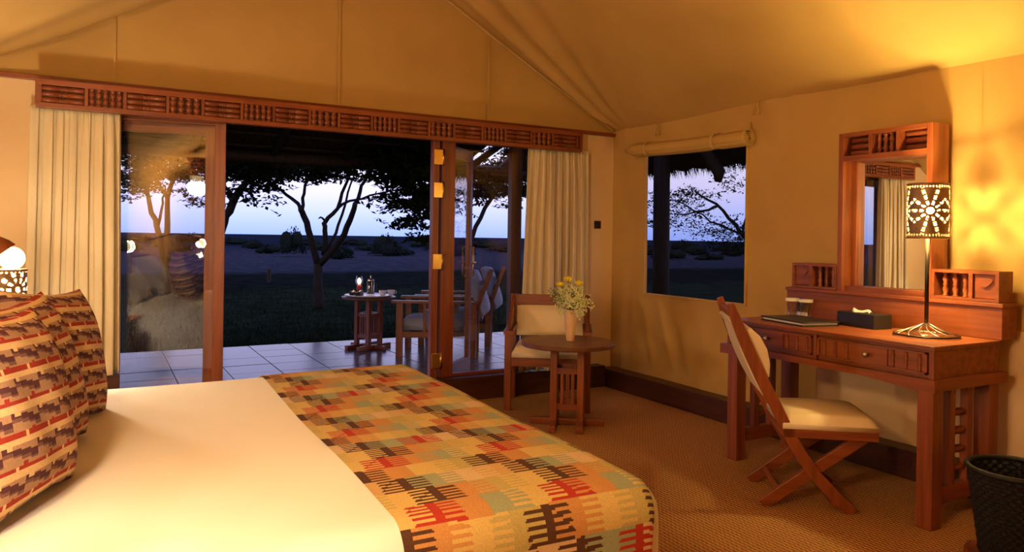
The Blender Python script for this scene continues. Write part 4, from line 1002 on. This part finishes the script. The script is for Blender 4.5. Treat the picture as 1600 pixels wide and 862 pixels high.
tree('twin-stemmed acacia seen through the ajar glass leaf', 15.5,
     [([(262, 455), (261, 400), (262, 350), (262, 310), (270, 270)], .075, .04), ([(258, 440), (254, 395), (245, 352), (234, 325), (230, 290), (218, 265)], .075, .03), ([(247, 352), (254, 318), (258, 290)], .035, .015), ([(262, 312), (246, 285), (240, 262)], .035, .015), ([(270, 272), (298, 258), (318, 250)], .025, .01)],
     canopy(190, 330, 225, 285, 42, .42, 24)+canopy(190, 250, 280, 300, 8, .25, 12)+[(200, 310, .15, .06, 7), (290, 300, .25, .07, 12), (316, 318, .2, .07, 9), (300, 312, .15, .05, 8)], 5)
tree('acacia with wide drooping boughs seen through the screened window', 9.5,
     [([(1185, 470), (1180, 420), (1172, 380), (1150, 352), (1120, 320), (1085, 298)], .045, .010), ([(1172, 380), (1150, 362), (1110, 345), (1070, 318), (1030, 305)], .018, .006), ([(1160, 366), (1168, 320), (1176, 280)], .014, .006), ([(1120, 322), (1100, 330), (1060, 335)], .02, .008)],
     [(rnd.uniform(1010, 1110), rnd.uniform(298, 350), .22, .08, 13) for _ in range(16)]+[(rnd.uniform(1095, 1185), rnd.uniform(345, 385), .22, .07, 15) for _ in range(16)]+[(rnd.uniform(1128, 1180), rnd.uniform(262, 300), .12, .05, 5) for _ in range(8)], 6, ls=.020, dens=.95)
# bushes on the plain
bms = []
for s in range(3):
    rb = random.Random(50+s); g = G()
    for k in range(5):
        g.ball((rb.uniform(-.5, .5), rb.uniform(-.3, .3), rb.uniform(.25, .6)), (rb.uniform(.3, .5), .35, rb.uniform(.22, .38)), 8, 6)
    for k in range(900):
        a = rb.uniform(0, 6.28); ph = rb.uniform(0, 1.5); r = rb.uniform(.75, 1.12); p = Vector((.85*r*math.cos(a)*math.cos(ph), .6*r*math.sin(a)*math.cos(ph), .12+.82*r*math.sin(ph)*(.75+.25*math.sin(3*a+s))))
        u = Vector((rb.uniform(-1, 1), rb.uniform(-1, 1), rb.uniform(-1, 1))).normalized()*.05; v = u.cross(Vector((.3, .7, .5))).normalized()*.035; g.add([p-u, p-v, p+u, p+v], [(0, 1, 2, 3)])
    bms.append(g)
bmesh_data = []
def bush(px, py, wpx, hpx, k, label, grp):
    p = onz(px, py, -.06); dist = p.x*fw[0]+p.y*fw[1]
    if len(bmesh_data) <= k:
        o = obj('bush', bms[k], BUSH); bmesh_data.append(o.data)
    else: o = bpy.data.objects.new('bush', bmesh_data[k]); C.objects.link(o)
    o.location = (p.x, p.y, -.08); s = wpx*dist/F_PX/1.7; h = hpx*dist/F_PX/.95; o.scale = (s, s, h); o.rotation_euler = (0, 0, -YAW+random.choice((0, math.pi)))
    tag(o, label, 'bush', grp)
bush(458, 401, 38, 46, 0, 'tall dark bush standing alone on the plain behind the forked acacia', None)
bush(530, 405, 46, 20, 1, 'low spreading bush beside the forked acacia on the plain', None)
bush(604, 400, 44, 34, 2, 'rounded dark bush on the plain above the patio table', None)
rb = random.Random(77); kk = 0
for (x0, x1, wh) in ((352, 440, 'between the curved acacia and the forked acacia'), (480, 690, 'between the forked acacia and the opened door leaf'), (715, 800, 'behind the slender leaning acacia'), (190, 330, 'behind the twin-stemmed acacia'), (1012, 1170, 'beyond the screened window')):
    x = x0
    while x < x1:
        wd = rb.uniform(34, 70); py = (384, 389.5, 396)[kk % 3]+rb.uniform(-.8, .8)
        bush(x, py+.0148*(x-450), wd, rb.uniform(10, 19), kk % 3, 'low dark bush in the far thicket '+wh, 'bushes in the far thicket '+wh); x += wd*rb.uniform(.45, .75); kk += 1
single('fence_stake', G().tube([onz(420, 441, -.06), onz(420, 441, -.06)+Vector((.01, 0, .36))], .05, 8), POLE, 'short wooden stake in the grass beyond the patio', 'stake', onz(420, 441, -.06))
